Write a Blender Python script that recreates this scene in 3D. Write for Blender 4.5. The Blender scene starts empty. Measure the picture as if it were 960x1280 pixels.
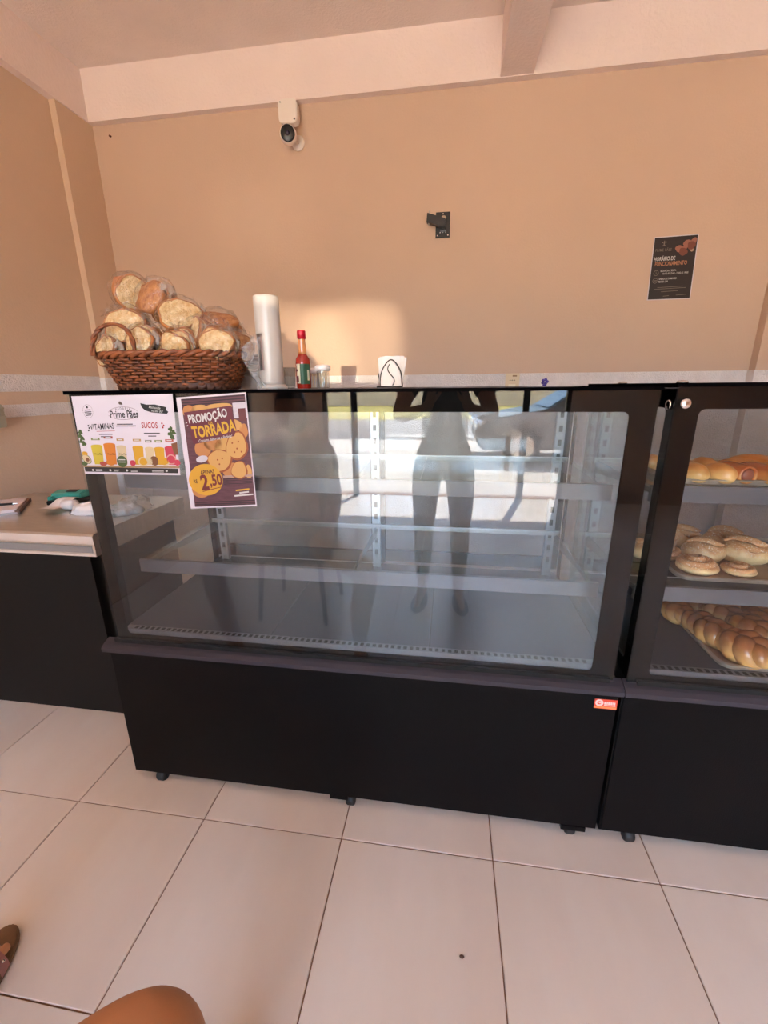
import bpy, bmesh, math, random
from mathutils import Vector, Matrix, noise
random.seed(7)
C = bpy.context.scene
COL = C.collection
PI = math.pi
sin, cos = math.sin, math.cos

# ------------------------------------------------------------------ camera, world, sun, exposure
YAW, PITCH, ROLL, FPX, CAMZ = -0.1480406, 0.2851584, 0.0095368, 538.078, 1.32285
def make_camera():
    f = Vector((sin(YAW)*cos(PITCH), cos(YAW)*cos(PITCH), -sin(PITCH)))
    r = Vector((cos(YAW), -sin(YAW), 0)); d = f.cross(r)
    r2 = r*cos(ROLL) + d*sin(ROLL); d2 = -r*sin(ROLL) + d*cos(ROLL)
    cd = bpy.data.cameras.new('camera'); co = bpy.data.objects.new('camera', cd); COL.objects.link(co)
    m = Matrix((r2, -d2, -f)).transposed().to_4x4(); m.translation = (0, 0, CAMZ)
    co.matrix_world = m
    cd.sensor_fit = 'VERTICAL'; cd.sensor_height = 36; cd.sensor_width = 27
    cd.lens = FPX/1280*36; cd.clip_start = .01; cd.clip_end = 300
    C.camera = co
make_camera()
C.view_settings.view_transform = 'Standard'; C.view_settings.look = 'None'
C.view_settings.gamma = 1; C.view_settings.exposure = 3.3
try:
    C.cycles.transparent_max_bounces = 32; C.cycles.max_bounces = 10; C.cycles.diffuse_bounces = 6
    C.cycles.glossy_bounces = 6; C.cycles.sample_clamp_indirect = 8
    C.cycles.caustics_reflective = False; C.cycles.caustics_refractive = False
except Exception: pass
def make_world():
    w = bpy.data.worlds.new('world'); C.world = w; w.use_nodes = True
    nt = w.node_tree; bg = nt.nodes['Background']
    sk = nt.nodes.new('ShaderNodeTexSky'); sk.sky_type = 'NISHITA'; sk.sun_disc = False
    sk.sun_elevation = math.radians(48); sk.sun_rotation = math.radians(20); sk.air_density = 1.0; sk.dust_density = 3
    nt.links.new(sk.outputs[0], bg.inputs[0]); bg.inputs[1].default_value = .42
make_world()
def light(name, kind, loc, direction, energy, color, **kw):
    l = bpy.data.lights.new(name, kind); l.energy = energy; l.color = color
    for k, v in kw.items(): setattr(l, k, v)
    o = bpy.data.objects.new(name, l); COL.objects.link(o); o.location = loc
    o.rotation_euler = Vector(direction).to_track_quat('-Z', 'Y').to_euler()
    return o
# high sun over the street: through the open shop front it reaches the floor behind the viewpoint and bounces up
light('sun', 'SUN', (2, -12, 14), (-.16, .55, -.82), 6.0, (1, .96, .92), angle=.009)
# added spot lamps stand in for sun glinting low off the parked car's windscreen
for tx, tz, e in ((-.55, 1.44, 210), (-.98, 1.44, 160)):
    s = Vector((1.9, -5.35, 1.22))
    light('windscreen_glint_stand_in', 'SPOT', s, Vector((tx, 2.7, tz)) - s, e, (1, .86, .62), spot_size=math.radians(6.4), spot_blend=.6, shadow_soft_size=.03)

for tx, ty, tz, e, a in ((-1.86, 2.66, 2.86, 26, 2.0), (-1.50, 2.66, 2.87, 22, 2.2), (-1.20, 2.70, 2.15, 30, 4.5), (-.90, 2.70, 2.35, 14, 2.4)):
    s = Vector((1.95, -5.5, 1.2))       # fainter added spots standing in for glints off the curved bonnet, thrown upward
    light('bonnet_glint_stand_in', 'SPOT', s, Vector((tx, ty, tz)) - s, e, (1, .88, .7), spot_size=math.radians(a), spot_blend=1, shadow_soft_size=.06)

# ------------------------------------------------------------------ materials
def lin(c):
    return tuple(((x/255)/12.92 if x/255 <= .04045 else ((x/255+.055)/1.055)**2.4) for x in c) + (1,)
MATS = {}
def M(name, rgb, rough=.5, metal=0, var=0, vs=8, bump=0, bs=60, spec=.5, rgb2=None, stretch=None, coat=0, randobj=0, trans=0):
    if name in MATS: return MATS[name]
    m = bpy.data.materials.new(name); m.use_nodes = True; MATS[name] = m
    nt = m.node_tree; b = nt.nodes['Principled BSDF']; L = nt.links.new
    b.inputs['Base Color'].default_value = lin(rgb); b.inputs['Roughness'].default_value = rough
    b.inputs['Metallic'].default_value = metal; b.inputs['Specular IOR Level'].default_value = spec
    b.inputs['Coat Weight'].default_value = coat
    if trans: b.inputs['Transmission Weight'].default_value = trans
    tc = nt.nodes.new('ShaderNodeTexCoord'); src = tc.outputs['Object']
    if stretch:
        mp = nt.nodes.new('ShaderNodeMapping'); mp.inputs['Scale'].default_value = stretch
        L(src, mp.inputs[0]); src = mp.outputs[0]
    if var or rgb2:
        n = nt.nodes.new('ShaderNodeTexNoise'); n.inputs['Scale'].default_value = vs; n.inputs['Detail'].default_value = 5
        L(src, n.inputs['Vector'])
        mx = nt.nodes.new('ShaderNodeMix'); mx.data_type = 'RGBA'
        mr = nt.nodes.new('ShaderNodeMapRange'); mr.inputs[1].default_value = .35; mr.inputs[2].default_value = .65
        L(n.outputs[0], mr.inputs[0]); L(mr.outputs[0], mx.inputs[0])
        c1 = lin(rgb); c2 = lin(rgb2) if rgb2 else tuple(x*(1-var) for x in c1[:3]) + (1,)
        mx.inputs[6].default_value = c1; mx.inputs[7].default_value = c2
        out = mx.outputs[2]
        if randobj:
            oi = nt.nodes.new('ShaderNodeObjectInfo'); hs = nt.nodes.new('ShaderNodeHueSaturation')
            r2 = nt.nodes.new('ShaderNodeMapRange'); r2.inputs[3].default_value = 1-randobj; r2.inputs[4].default_value = 1+randobj
            L(oi.outputs['Random'], r2.inputs[0]); L(r2.outputs[0], hs.inputs['Value']); L(out, hs.inputs['Color']); out = hs.outputs[0]
        L(out, b.inputs['Base Color'])
    if bump:
        n = nt.nodes.new('ShaderNodeTexNoise'); n.inputs['Scale'].default_value = bs; n.inputs['Detail'].default_value = 4
        L(src, n.inputs['Vector'])
        bp = nt.nodes.new('ShaderNodeBump'); bp.inputs['Strength'].default_value = bump; bp.inputs['Distance'].default_value = .01
        L(n.outputs[0], bp.inputs['Height']); L(bp.outputs[0], b.inputs['Normal'])
    return m
def film(name, tint, gloss=.05, haze=.03, rough=.0, hazecol=(200, 205, 205), hs=6, bump=0, bs=30, streak=(1, 1, 1), boost=1.0, grad=None, bdist=.02, hr=(.4, .75)):
    """Thin clear sheet: transparent + Fresnel gloss + patchy haze (dust on panes, painted glints on toast bags)."""
    m = bpy.data.materials.new(name); m.use_nodes = True; MATS[name] = m
    nt = m.node_tree; nt.nodes.remove(nt.nodes['Principled BSDF']); L = nt.links.new
    out = nt.nodes['Material Output']
    t = nt.nodes.new('ShaderNodeBsdfTransparent'); t.inputs[0].default_value = (*tint, 1)
    g = nt.nodes.new('ShaderNodeBsdfGlossy'); g.inputs['Roughness'].default_value = rough
    d = nt.nodes.new('ShaderNodeBsdfDiffuse'); d.inputs[0].default_value = lin(hazecol)
    # Schlick reflectance, the same for both faces of the sheet
    ge = nt.nodes.new('ShaderNodeNewGeometry'); dt = nt.nodes.new('ShaderNodeVectorMath'); dt.operation = 'DOT_PRODUCT'
    L(ge.outputs['Incoming'], dt.inputs[0]); L(ge.outputs['Normal'], dt.inputs[1])
    def mth(op, a, b):
        n_ = nt.nodes.new('ShaderNodeMath'); n_.operation = op; n_.use_clamp = op == 'ADD'
        for i_, x_ in enumerate((a, b)):
            if isinstance(x_, (int, float)): n_.inputs[i_].default_value = x_
            elif x_ is not None: L(x_, n_.inputs[i_])
        return n_.outputs[0]
    k = mth('POWER', mth('SUBTRACT', 1.0, mth('ABSOLUTE', dt.outputs['Value'], None)), 5.0)
    fres = mth('ADD', mth('MULTIPLY', k, .9), .03*boost+gloss)
    tc = nt.nodes.new('ShaderNodeTexCoord'); mp = nt.nodes.new('ShaderNodeMapping'); mp.inputs['Scale'].default_value = streak
    n = nt.nodes.new('ShaderNodeTexNoise'); n.inputs['Scale'].default_value = hs; n.inputs['Detail'].default_value = 6
    L(tc.outputs['Object'], mp.inputs[0]); L(mp.outputs[0], n.inputs['Vector'])
    mr = nt.nodes.new('ShaderNodeMapRange'); mr.inputs[1].default_value = hr[0]; mr.inputs[2].default_value = hr[1]
    mr.inputs[3].default_value = haze*(.4 if hr[0] < .5 else .04); mr.inputs[4].default_value = haze*1.6
    L(n.outputs[0], mr.inputs[0])
    hz = mr.outputs[0]
    if grad:                # dirt gets heavier from one end of the pane to the other
        sx = nt.nodes.new('ShaderNodeSeparateXYZ'); L(tc.outputs['Object'], sx.inputs[0])
        g2 = nt.nodes.new('ShaderNodeMapRange')
        for i_, v_ in enumerate(grad): g2.inputs[1+i_].default_value = v_
        L(sx.outputs[0], g2.inputs[0]); hz = mth('MULTIPLY', hz, g2.outputs[0])
    m1 = nt.nodes.new('ShaderNodeMixShader'); m2 = nt.nodes.new('ShaderNodeMixShader')
    L(hz, m1.inputs[0]); L(t.outputs[0], m1.inputs[1]); L(d.outputs[0], m1.inputs[2])
    L(fres, m2.inputs[0]); L(m1.outputs[0], m2.inputs[1]); L(g.outputs[0], m2.inputs[2])
    if bump:
        nb = nt.nodes.new('ShaderNodeTexNoise'); nb.inputs['Scale'].default_value = bs; nb.inputs['Detail'].default_value = 3
        L(tc.outputs['Object'], nb.inputs['Vector'])
        bp = nt.nodes.new('ShaderNodeBump'); bp.inputs['Strength'].default_value = bump; bp.inputs['Distance'].default_value = bdist
        L(nb.outputs[0], bp.inputs['Height'])
        for x in (g, d): L(bp.outputs[0], x.inputs['Normal'])
    L(m2.outputs[0], out.inputs[0])
    return m
def baked(name, top, side, toplevel=.55, soft=.35, rough=.38, speck=None, bump=.25, bs=70, gloss=.5):
    """Crust that is browned on top and pale low down (object Z), optional sugar speckle."""
    m = bpy.data.materials.new(name); m.use_nodes = True; MATS[name] = m
    nt = m.node_tree; b = nt.nodes['Principled BSDF']; L = nt.links.new
    b.inputs['Roughness'].default_value = rough; b.inputs['Specular IOR Level'].default_value = gloss
    tc = nt.nodes.new('ShaderNodeTexCoord'); sp = nt.nodes.new('ShaderNodeSeparateXYZ'); L(tc.outputs['Generated'], sp.inputs[0])
    n = nt.nodes.new('ShaderNodeTexNoise'); n.inputs['Scale'].default_value = 30; n.inputs['Detail'].default_value = 4; L(tc.outputs['Object'], n.inputs['Vector'])
    ad = nt.nodes.new('ShaderNodeMath'); ad.operation = 'MULTIPLY_ADD'; ad.inputs[1].default_value = .6; L(n.outputs[0], ad.inputs[0]); L(sp.outputs[2], ad.inputs[2])
    mr = nt.nodes.new('ShaderNodeMapRange'); mr.inputs[1].default_value = toplevel; mr.inputs[2].default_value = toplevel+soft; L(ad.outputs[0], mr.inputs[0])
    mx = nt.nodes.new('ShaderNodeMix'); mx.data_type = 'RGBA'; mx.inputs[6].default_value = lin(side); mx.inputs[7].default_value = lin(top); L(mr.outputs[0], mx.inputs[0])
    out = mx.outputs[2]
    if speck:
        v = nt.nodes.new('ShaderNodeTexNoise'); v.inputs['Scale'].default_value = 220; v.inputs['Detail'].default_value = 2; L(tc.outputs['Object'], v.inputs['Vector'])
        r = nt.nodes.new('ShaderNodeMapRange'); r.inputs[1].default_value = .56; r.inputs[2].default_value = .68; L(v.outputs[0], r.inputs[0])
        mu = nt.nodes.new('ShaderNodeMath'); mu.operation = 'MULTIPLY'; L(r.outputs[0], mu.inputs[0]); L(mr.outputs[0], mu.inputs[1])
        m2 = nt.nodes.new('ShaderNodeMix'); m2.data_type = 'RGBA'; m2.inputs[7].default_value = lin(speck); L(out, m2.inputs[6]); L(mu.outputs[0], m2.inputs[0]); out = m2.outputs[2]
    oi = nt.nodes.new('ShaderNodeObjectInfo'); hs = nt.nodes.new('ShaderNodeHueSaturation')
    r2 = nt.nodes.new('ShaderNodeMapRange'); r2.inputs[3].default_value = .85; r2.inputs[4].default_value = 1.12
    L(oi.outputs['Random'], r2.inputs[0]); L(r2.outputs[0], hs.inputs['Value']); L(out, hs.inputs['Color']); L(hs.outputs[0], b.inputs['Base Color'])
    nb = nt.nodes.new('ShaderNodeTexNoise'); nb.inputs['Scale'].default_value = bs; nb.inputs['Detail'].default_value = 4; L(tc.outputs['Object'], nb.inputs['Vector'])
    bp = nt.nodes.new('ShaderNodeBump'); bp.inputs['Strength'].default_value = bump; bp.inputs['Distance'].default_value = .006
    L(nb.outputs[0], bp.inputs['Height']); L(bp.outputs[0], b.inputs['Normal'])
    return m

PAINT = M('peach_wall_paint', (208, 178, 156), .6, var=.05, vs=1.5, bump=.12, bs=90)
PAINT2 = M('brown_wall_paint', (218, 188, 162), .6, var=.05, vs=1.5, bump=.12, bs=90)
STUCCO = M('white_stucco', (232, 224, 222), .85, var=.08, vs=25, bump=.7, bs=130)
WHITEP = M('cream_beam_paint', (238, 219, 212), .55, var=.05, vs=3, bump=.25, bs=70)
CEILP = M('ceiling_paint', (234, 216, 206), .8, var=.05, vs=5, bump=.3, bs=90)
TILE = M('beige_floor_tile', (234, 224, 212), .3, var=.09, vs=2.2, bump=.02, bs=40, rgb2=(225, 211, 197), randobj=.03, stretch=(1.6, .5, 1))
GROUT = M('dark_grout', (140, 104, 78), .9)
BLACK = M('black_powder_coat', (7, 6, 7), .5, bump=.1, bs=300, spec=.12)
LEDGE = M('charcoal_ledge_metal', (52, 49, 57), .45, spec=.35)
FRIT = M('black_glass_border', (7, 6, 7), .4, spec=.0)
STEEL = M('brushed_steel', (190, 186, 182), .34, 1, var=.15, vs=30, stretch=(1, 12, 12))
STEELD = M('dull_steel_deck', (58, 62, 70), .4, .5, var=.2, vs=6)
RAIL = M('grey_shelf_rail', (118, 116, 121), .38, .6, var=.1, vs=8)
CHROME = M('chrome', (225, 222, 218), .12, 1)
RUBBER = M('black_rubber', (22, 22, 24), .55)
DARK = M('black_slot', (8, 8, 9), .8)
DPANEL = M('black_counter_panel', (10, 9, 9), .5, spec=.25)
GLASS = film('case_glass', (.945, .975, .985), .003, .002, hs=5, streak=(1, 1, .35), boost=1.0)
GLASS2 = film('shelf_glass', (.93, .965, .955), .01, .012, boost=1.0)
SMEAR = film('inner_dust_smears', (.985, .985, .985), -.03, .085, hs=4, streak=(1.6, 1, .3), hazecol=(196, 204, 210), grad=(-.6, .55, .12, 1.5))
SMOKE = film('smoked_door_glass', (.74, .76, .78), .01, .01)
BAGF = film('clear_plastic_bag', (.985, .975, .965), .045, .30, rough=.05, bump=1.0, bs=34, bdist=.025, hs=26, hr=(.58, .70), streak=(1, 1, .45), hazecol=(235, 225, 215))  # pale haze streaks painted in as glints on the creased plastic
BAGW = film('milky_plastic_bag', (.9, .9, .9), .04, .4, rough=.2, bump=.8, bs=45, hazecol=(240, 236, 236))
CLEAR = film('clear_glassware', (.86, .88, .87), .08, .06)
PAPER = M('white_paper', (190, 183, 188), .7)

# ------------------------------------------------------------------ geometry helpers
class MB:
    def __init__(s): s.v = []; s.f = []; s.smooth = False
    def add(s, vs, fs, m=None):
        o = len(s.v)
        s.v += [tuple(m @ Vector(v)) if m else tuple(v) for v in vs]
        s.f += [tuple(i+o for i in f) for f in fs]; return s
    def box(s, x0, x1, y0, y1, z0, z1, m=None):
        return s.add([(x0,y0,z0),(x1,y0,z0),(x1,y1,z0),(x0,y1,z0),(x0,y0,z1),(x1,y0,z1),(x1,y1,z1),(x0,y1,z1)],
                     [(0,3,2,1),(4,5,6,7),(0,1,5,4),(1,2,6,5),(2,3,7,6),(3,0,4,7)], m)
    def prism(s, poly, lo, hi, axis='z', m=None):
        n = len(poly)
        def pt(p, h): return (p[0], p[1], h) if axis == 'z' else ((p[0], h, p[1]) if axis == 'y' else (h, p[0], p[1]))
        return s.add([pt(p, lo) for p in poly] + [pt(p, hi) for p in poly],
                     [tuple(range(n-1, -1, -1)), tuple(range(n, 2*n))] + [(i, (i+1) % n, n+(i+1) % n, n+i) for i in range(n)], m)
    def ring(s, outer, inner, lo, hi, axis='y'):
        n = len(outer)
        def pt(p, h): return (p[0], p[1], h) if axis == 'z' else ((p[0], h, p[1]) if axis == 'y' else (h, p[0], p[1]))
        vs = [pt(p, lo) for p in outer]+[pt(p, lo) for p in inner]+[pt(p, hi) for p in outer]+[pt(p, hi) for p in inner]
        fs = []
        for i in range(n):
            j = (i+1) % n
            fs += [(i, j, n+j, n+i), (2*n+i, 3*n+i, 3*n+j, 2*n+j), (i, 2*n+i, 2*n+j, j), (n+i, n+j, 3*n+j, 3*n+i)]
        return s.add(vs, fs)
    def lathe(s, prof, n=24, m=None, cap=True):
        vs = []; fs = []
        for r, z in prof:
            for k in range(n): a = 2*PI*k/n; vs.append((r*cos(a), r*sin(a), z))
        for i in range(len(prof)-1):
            for k in range(n): fs.append((i*n+k, i*n+(k+1) % n, (i+1)*n+(k+1) % n, (i+1)*n+k))
        if cap: fs += [tuple(range(n-1, -1, -1)), tuple(range((len(prof)-1)*n, len(prof)*n))]
        return s.add(vs, fs, m)
    def tube(s, pts, r, n=8, closed=False, cap=True):
        pts = [Vector(p) for p in pts]; N = len(pts); rs = r if isinstance(r, (list, tuple)) else [r]*N
        vs = []; fs = []; up = None
        for i, p in enumerate(pts):
            a = pts[(i-1) % N] if closed or i > 0 else p; b = pts[(i+1) % N] if closed or i < N-1 else p
            t = (b-a).normalized()
            if up is None: up = t.orthogonal().normalized()
            up = (up - t*up.dot(t)); up = up.normalized() if up.length > 1e-6 else t.orthogonal().normalized()
            w = t.cross(up)
            for k in range(n): q = 2*PI*k/n; vs.append(p + (up*cos(q)+w*sin(q))*rs[i])
        for i in range(N if closed else N-1):
            j = (i+1) % N
            for k in range(n): fs.append((i*n+k, i*n+(k+1) % n, j*n+(k+1) % n, j*n+k))
        if cap and not closed: fs += [tuple(range(n-1, -1, -1)), tuple(range((N-1)*n, N*n))]
        return s.add(vs, fs)
    def blob(s, c, r, nu=20, nv=12, fn=None, m=None):
        vs = []; fs = []
        for j in range(nv+1):
            th = PI*j/nv
            for i in range(nu):
                ph = 2*PI*i/nu; d = Vector((sin(th)*cos(ph), sin(th)*sin(ph), cos(th)))
                k = fn(d) if fn else 1
                vs.append((c[0]+d.x*r[0]*k, c[1]+d.y*r[1]*k, c[2]+d.z*r[2]*k))
        for j in range(nv):
            for i in range(nu): fs.append((j*nu+i, (j+1)*nu+i, (j+1)*nu+(i+1) % nu, j*nu+(i+1) % nu))
        return s.add(vs, fs, m)
    def build(s, name, mat, parent=None, smooth=False, bevel=0, label=None, kind=None):
        me = bpy.data.meshes.new(name); me.from_pydata(s.v, [], s.f)
        bm = bmesh.new(); bm.from_mesh(me)
        bmesh.ops.remove_doubles(bm, verts=bm.verts, dist=1e-6)
        bmesh.ops.recalc_face_normals(bm, faces=bm.faces)
        if bevel: bmesh.ops.bevel(bm, geom=[e for e in bm.edges], offset=bevel, segments=2, affect='EDGES', clamp_overlap=True)
        bm.to_mesh(me); bm.free()
        if smooth: me.polygons.foreach_set('use_smooth', [True]*len(me.polygons))
        me.materials.append(mat)
        o = bpy.data.objects.new(name, me); COL.objects.link(o)
        if parent: o.parent = parent
        if label: o['label'] = label
        if kind: o['kind'] = kind
        return o
def thing(name, label, cat, loc=(0, 0, 0), rz=0, group=None):
    o = bpy.data.objects.new(name, None); COL.objects.link(o); o.empty_display_size = .05
    o.location = loc; o.rotation_euler = (0, 0, rz); o['label'] = label; o['category'] = cat
    if group: o['group'] = group
    return o
def tag(o, label, cat, group=None, loc=None):
    o['label'] = label; o['category'] = cat
    if group: o['group'] = group
    if loc is not None: o.location = loc
    return o
def struct(name, mb, mat, parent=None, bevel=0):
    o = mb.build(name, mat, parent, bevel=bevel)
    if not parent: o['kind'] = 'structure'
    return o
def rrect(x0, x1, z0, z1, r, n=5):
    p = []
    for cx, cz, a in ((x1-r, z0+r, -PI/2), (x1-r, z1-r, 0), (x0+r, z1-r, PI/2), (x0+r, z0+r, PI)):
        for k in range(n+1): q = a+PI/2*k/n; p.append((cx+r*cos(q), cz+r*sin(q)))
    return p
def shade(o):
    o.data.polygons.foreach_set('use_smooth', [True]*len(o.data.polygons)); return o

# ------------------------------------------------------------------ the room
XL, XR, YB, YF, ZC, ZB = -2.096, 4.8, 2.70, -3.0, 2.995, 2.755
fl = struct('floor', MB().box(XL-.2, XR+.2, YF-.3, YB+.2, -.12, -.004), GROUT)
def tiles():
    T = .45; g = .0018; me = None
    x0 = -1.182; y0 = .948
    b = MB(); e = .0012
    b.add([(g,g,-.006),(T-g,g,-.006),(T-g,T-g,-.006),(g,T-g,-.006),(g,g,-e),(T-g,g,-e),(T-g,T-g,-e),(g,T-g,-e),
           (g+e,g+e,0),(T-g-e,g+e,0),(T-g-e,T-g-e,0),(g+e,T-g-e,0)],
          [(0,1,5,4),(1,2,6,5),(2,3,7,6),(3,0,4,7),(4,5,9,8),(5,6,10,9),(6,7,11,10),(7,4,8,11),(8,9,10,11)])
    first = b.build('tile', TILE, fl)
    k = 0
    for i in range(-2, 14):
        for j in range(-9, 4):
            o = first if k == 0 else first.copy()
            if k: COL.objects.link(o)
            o.location = (x0+i*T, y0+j*T, 0); k += 1
tiles()
struct('wall_back', MB().box(XL-.2, XR+.2, YB, YB+.2, 1.385, ZC+.2), PAINT)
struct('trim_1', MB().box(XL-.2, XR+.2, YB-.0, YB+.2, -.1, 1.385), STUCCO)               # white lower wall
struct('wall_left', MB().box(XL-.2, XL, YF-.2, YB, -.1, ZC+.2), PAINT2)
struct('wall_right', MB().box(XR, XR+.2, YF-.2, YB, -.1, ZC+.2), PAINT)
struct('ceiling', MB().box(XL-.2, XR+.2, YF-1.2, YB+.2, ZC, ZC+.2), CEILP)
struct('trim_2', MB().box(XL, XR, YB-.04, YB, ZB, ZC), WHITEP)                            # beam over the back wall
struct('trim_3', MB().box(XL, XL+.045, YF, YB-.04, ZB, ZC), WHITEP)                       # beam over the left wall
struct('trim_4', MB().box(.195, .352, YF, YB-.04, ZB+.004, ZC), WHITEP)                   # cross beam
struct('trim_5', MB().box(XL, -2.06, 2.45, YB, 1.385, ZB), PAINT2)                        # pillar in the left corner
struct('trim_6', MB().box(XL, -2.055, 2.44, YB, 0, 1.385), STUCCO)
struct('trim_7', MB().box(1.59, 2.2, YB-.055, YB, 1.385, ZB), PAINT)                      # pilaster at the right
struct('trim_8', MB().box(1.585, 2.205, YB-.06, YB, 0, 1.385), STUCCO)
struct('trim_9', MB().box(XL, XL+.006, YF, 2.44, 1.312, 1.392), STUCCO)                   # stucco band on the left wall
struct('trim_10', MB().box(XL, XL+.005, 1.78, 2.44, 1.192, 1.252), STUCCO)
# shop front: one wide doorway with a dark aluminium frame, everything else wall
wf = MB().box(XL, -1.5, YF-.15, YF, 0, ZC).box(1.335, XR, YF-.15, YF, 0, ZC).box(-1.5, 1.335, YF-.15, YF, 2.48, ZC)
struct('wall_front', wf, PAINT)
FRAME = M('dark_aluminium_frame', (38, 36, 36), .4, .3)
for n, x0, x1, bars in ((1, -1.5, 1.335, (-1.12, .86)),):
    d = MB().box(x0, x0+.05, YF-.1, YF-.04, 0, 2.48).box(x1-.05, x1, YF-.1, YF-.04, 0, 2.48).box(x0, x1, YF-.1, YF-.04, 2.42, 2.48)
    o = struct('door_%d' % n, d, FRAME)
    if n == 1: MB().box(.89, x1-.05, YF-.09, YF-.06, 1.385, 1.45).build('glint_clip_bar', FRAME, o)  # bar added to cut off the top of the glint on the back wall
    for bx in bars: MB().box(bx-.035, bx+.035, YF-.1, YF-.05, 0, 2.42).build('mullion', FRAME, o)

# ------------------------------------------------------------------ street outside (seen in the glass)
CONC = M('pale_concrete_pavement', (205, 196, 182), .8, var=.12, vs=2)
ASPH = M('grey_asphalt', (120, 116, 112), .85, var=.15, vs=4)
GRASS = M('dry_yellow_grass', (190, 168, 92), .9, var=.3, vs=3, rgb2=(140, 140, 70))
struct('trim_11', MB().box(-14, 14, -9, YF-.3, -.16, -.02), CONC)
struct('trim_12', MB().box(-40, 40, -17, -9, -.3, -.12), ASPH)
struct('trim_13', MB().box(-60, 60, -60, -17, -.3, -.08), GRASS)
def street():
    w = thing('boundary_wall', 'rough grey boundary wall far across the street', 'wall', (0, -30, -.08))
    MB().box(-30, 30, -.1, .1, 0, 2.3).build('wall_face', M('rough_grey_render', (170, 160, 142), .9, var=.2, vs=2, bump=.5, bs=6), w)
    MB().box(-30, 30, -.16, .16, 2.3, 2.4).build('coping', CONC, w)
    # car parked across the shop front, bonnet to the left
    c = thing('parked_car', 'dark silver car parked outside the shop front, seen in the glass', 'car', (2.6, -6.4, -.02))
    body = [(-2.1,.35),(-2.15,.62),(-1.95,.78),(-.95,.95),(1.55,1.0),(2.05,.92),(2.12,.5),(2.05,.28),(-2.0,.25)]
    MB().prism(body, -.85, .85, 'y').build('body', M('silver_car_paint', (96, 100, 106), .25, .6), c, bevel=.03)
    cab = [(-.95,.94),(-.2,1.42),(.95,1.45),(1.55,.99)]
    b = MB(); n = 4
    b.add([(x, -.78 if z < 1.2 else -.6, z) for x, z in cab]+[(x, .78 if z < 1.2 else .6, z) for x, z in cab],
          [(3,2,1,0),(4,5,6,7)]+[(i,(i+1)%4,4+(i+1)%4,4+i) for i in range(4)])
    cb = b.build('cabin', MATS['silver_car_paint'], c)
    WG = M('tinted_car_glass', (30, 36, 42), .05, spec=.8)
    def pane(q): MB().add(q, [(0,1,2,3)]).build('window', WG, cb)
    for sgn in (-1, 1):
        y = lambda z: sgn*(.785 if z < 1.2 else .61)
        for xs in (((-.72,.99),(-.16,1.37),(.36,1.39),(.36,1.0)), ((.42,1.0),(.42,1.39),(.9,1.4),(1.36,1.02))):
            pane([(x, y(z), z) for x, z in xs])
    pane([(-.93,-.68,.97),(-.93,.68,.97),(-.24,.54,1.41),(-.24,-.54,1.41)])
    pane([(1.53,-.68,1.02),(1.53,.68,1.02),(.99,.54,1.43),(.99,-.54,1.43)])
    for sx in (-1.35, 1.3):
        for sy in (-.8, .8):
            w_ = MB().lathe([(.05,-.1),(.3,-.1),(.32,-.06),(.32,.06),(.3,.1),(.05,.1)], 24, Matrix.Translation((sx,sy,.32))@Matrix.Rotation(PI/2,4,'X')).build('wheel', RUBBER, c, True)
            MB().lathe([(.02,-.105),(.2,-.105),(.2,.105),(.02,.105)], 16, Matrix.Translation((sx,sy,.32))@Matrix.Rotation(PI/2,4,'X')).build('hub_cap', CHROME, w_)
    for sy in (-.6, .6): MB().blob((-2.08,sy,.68),(.08,.2,.09),12,8).build('headlight', CHROME, c, True)
street()

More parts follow.
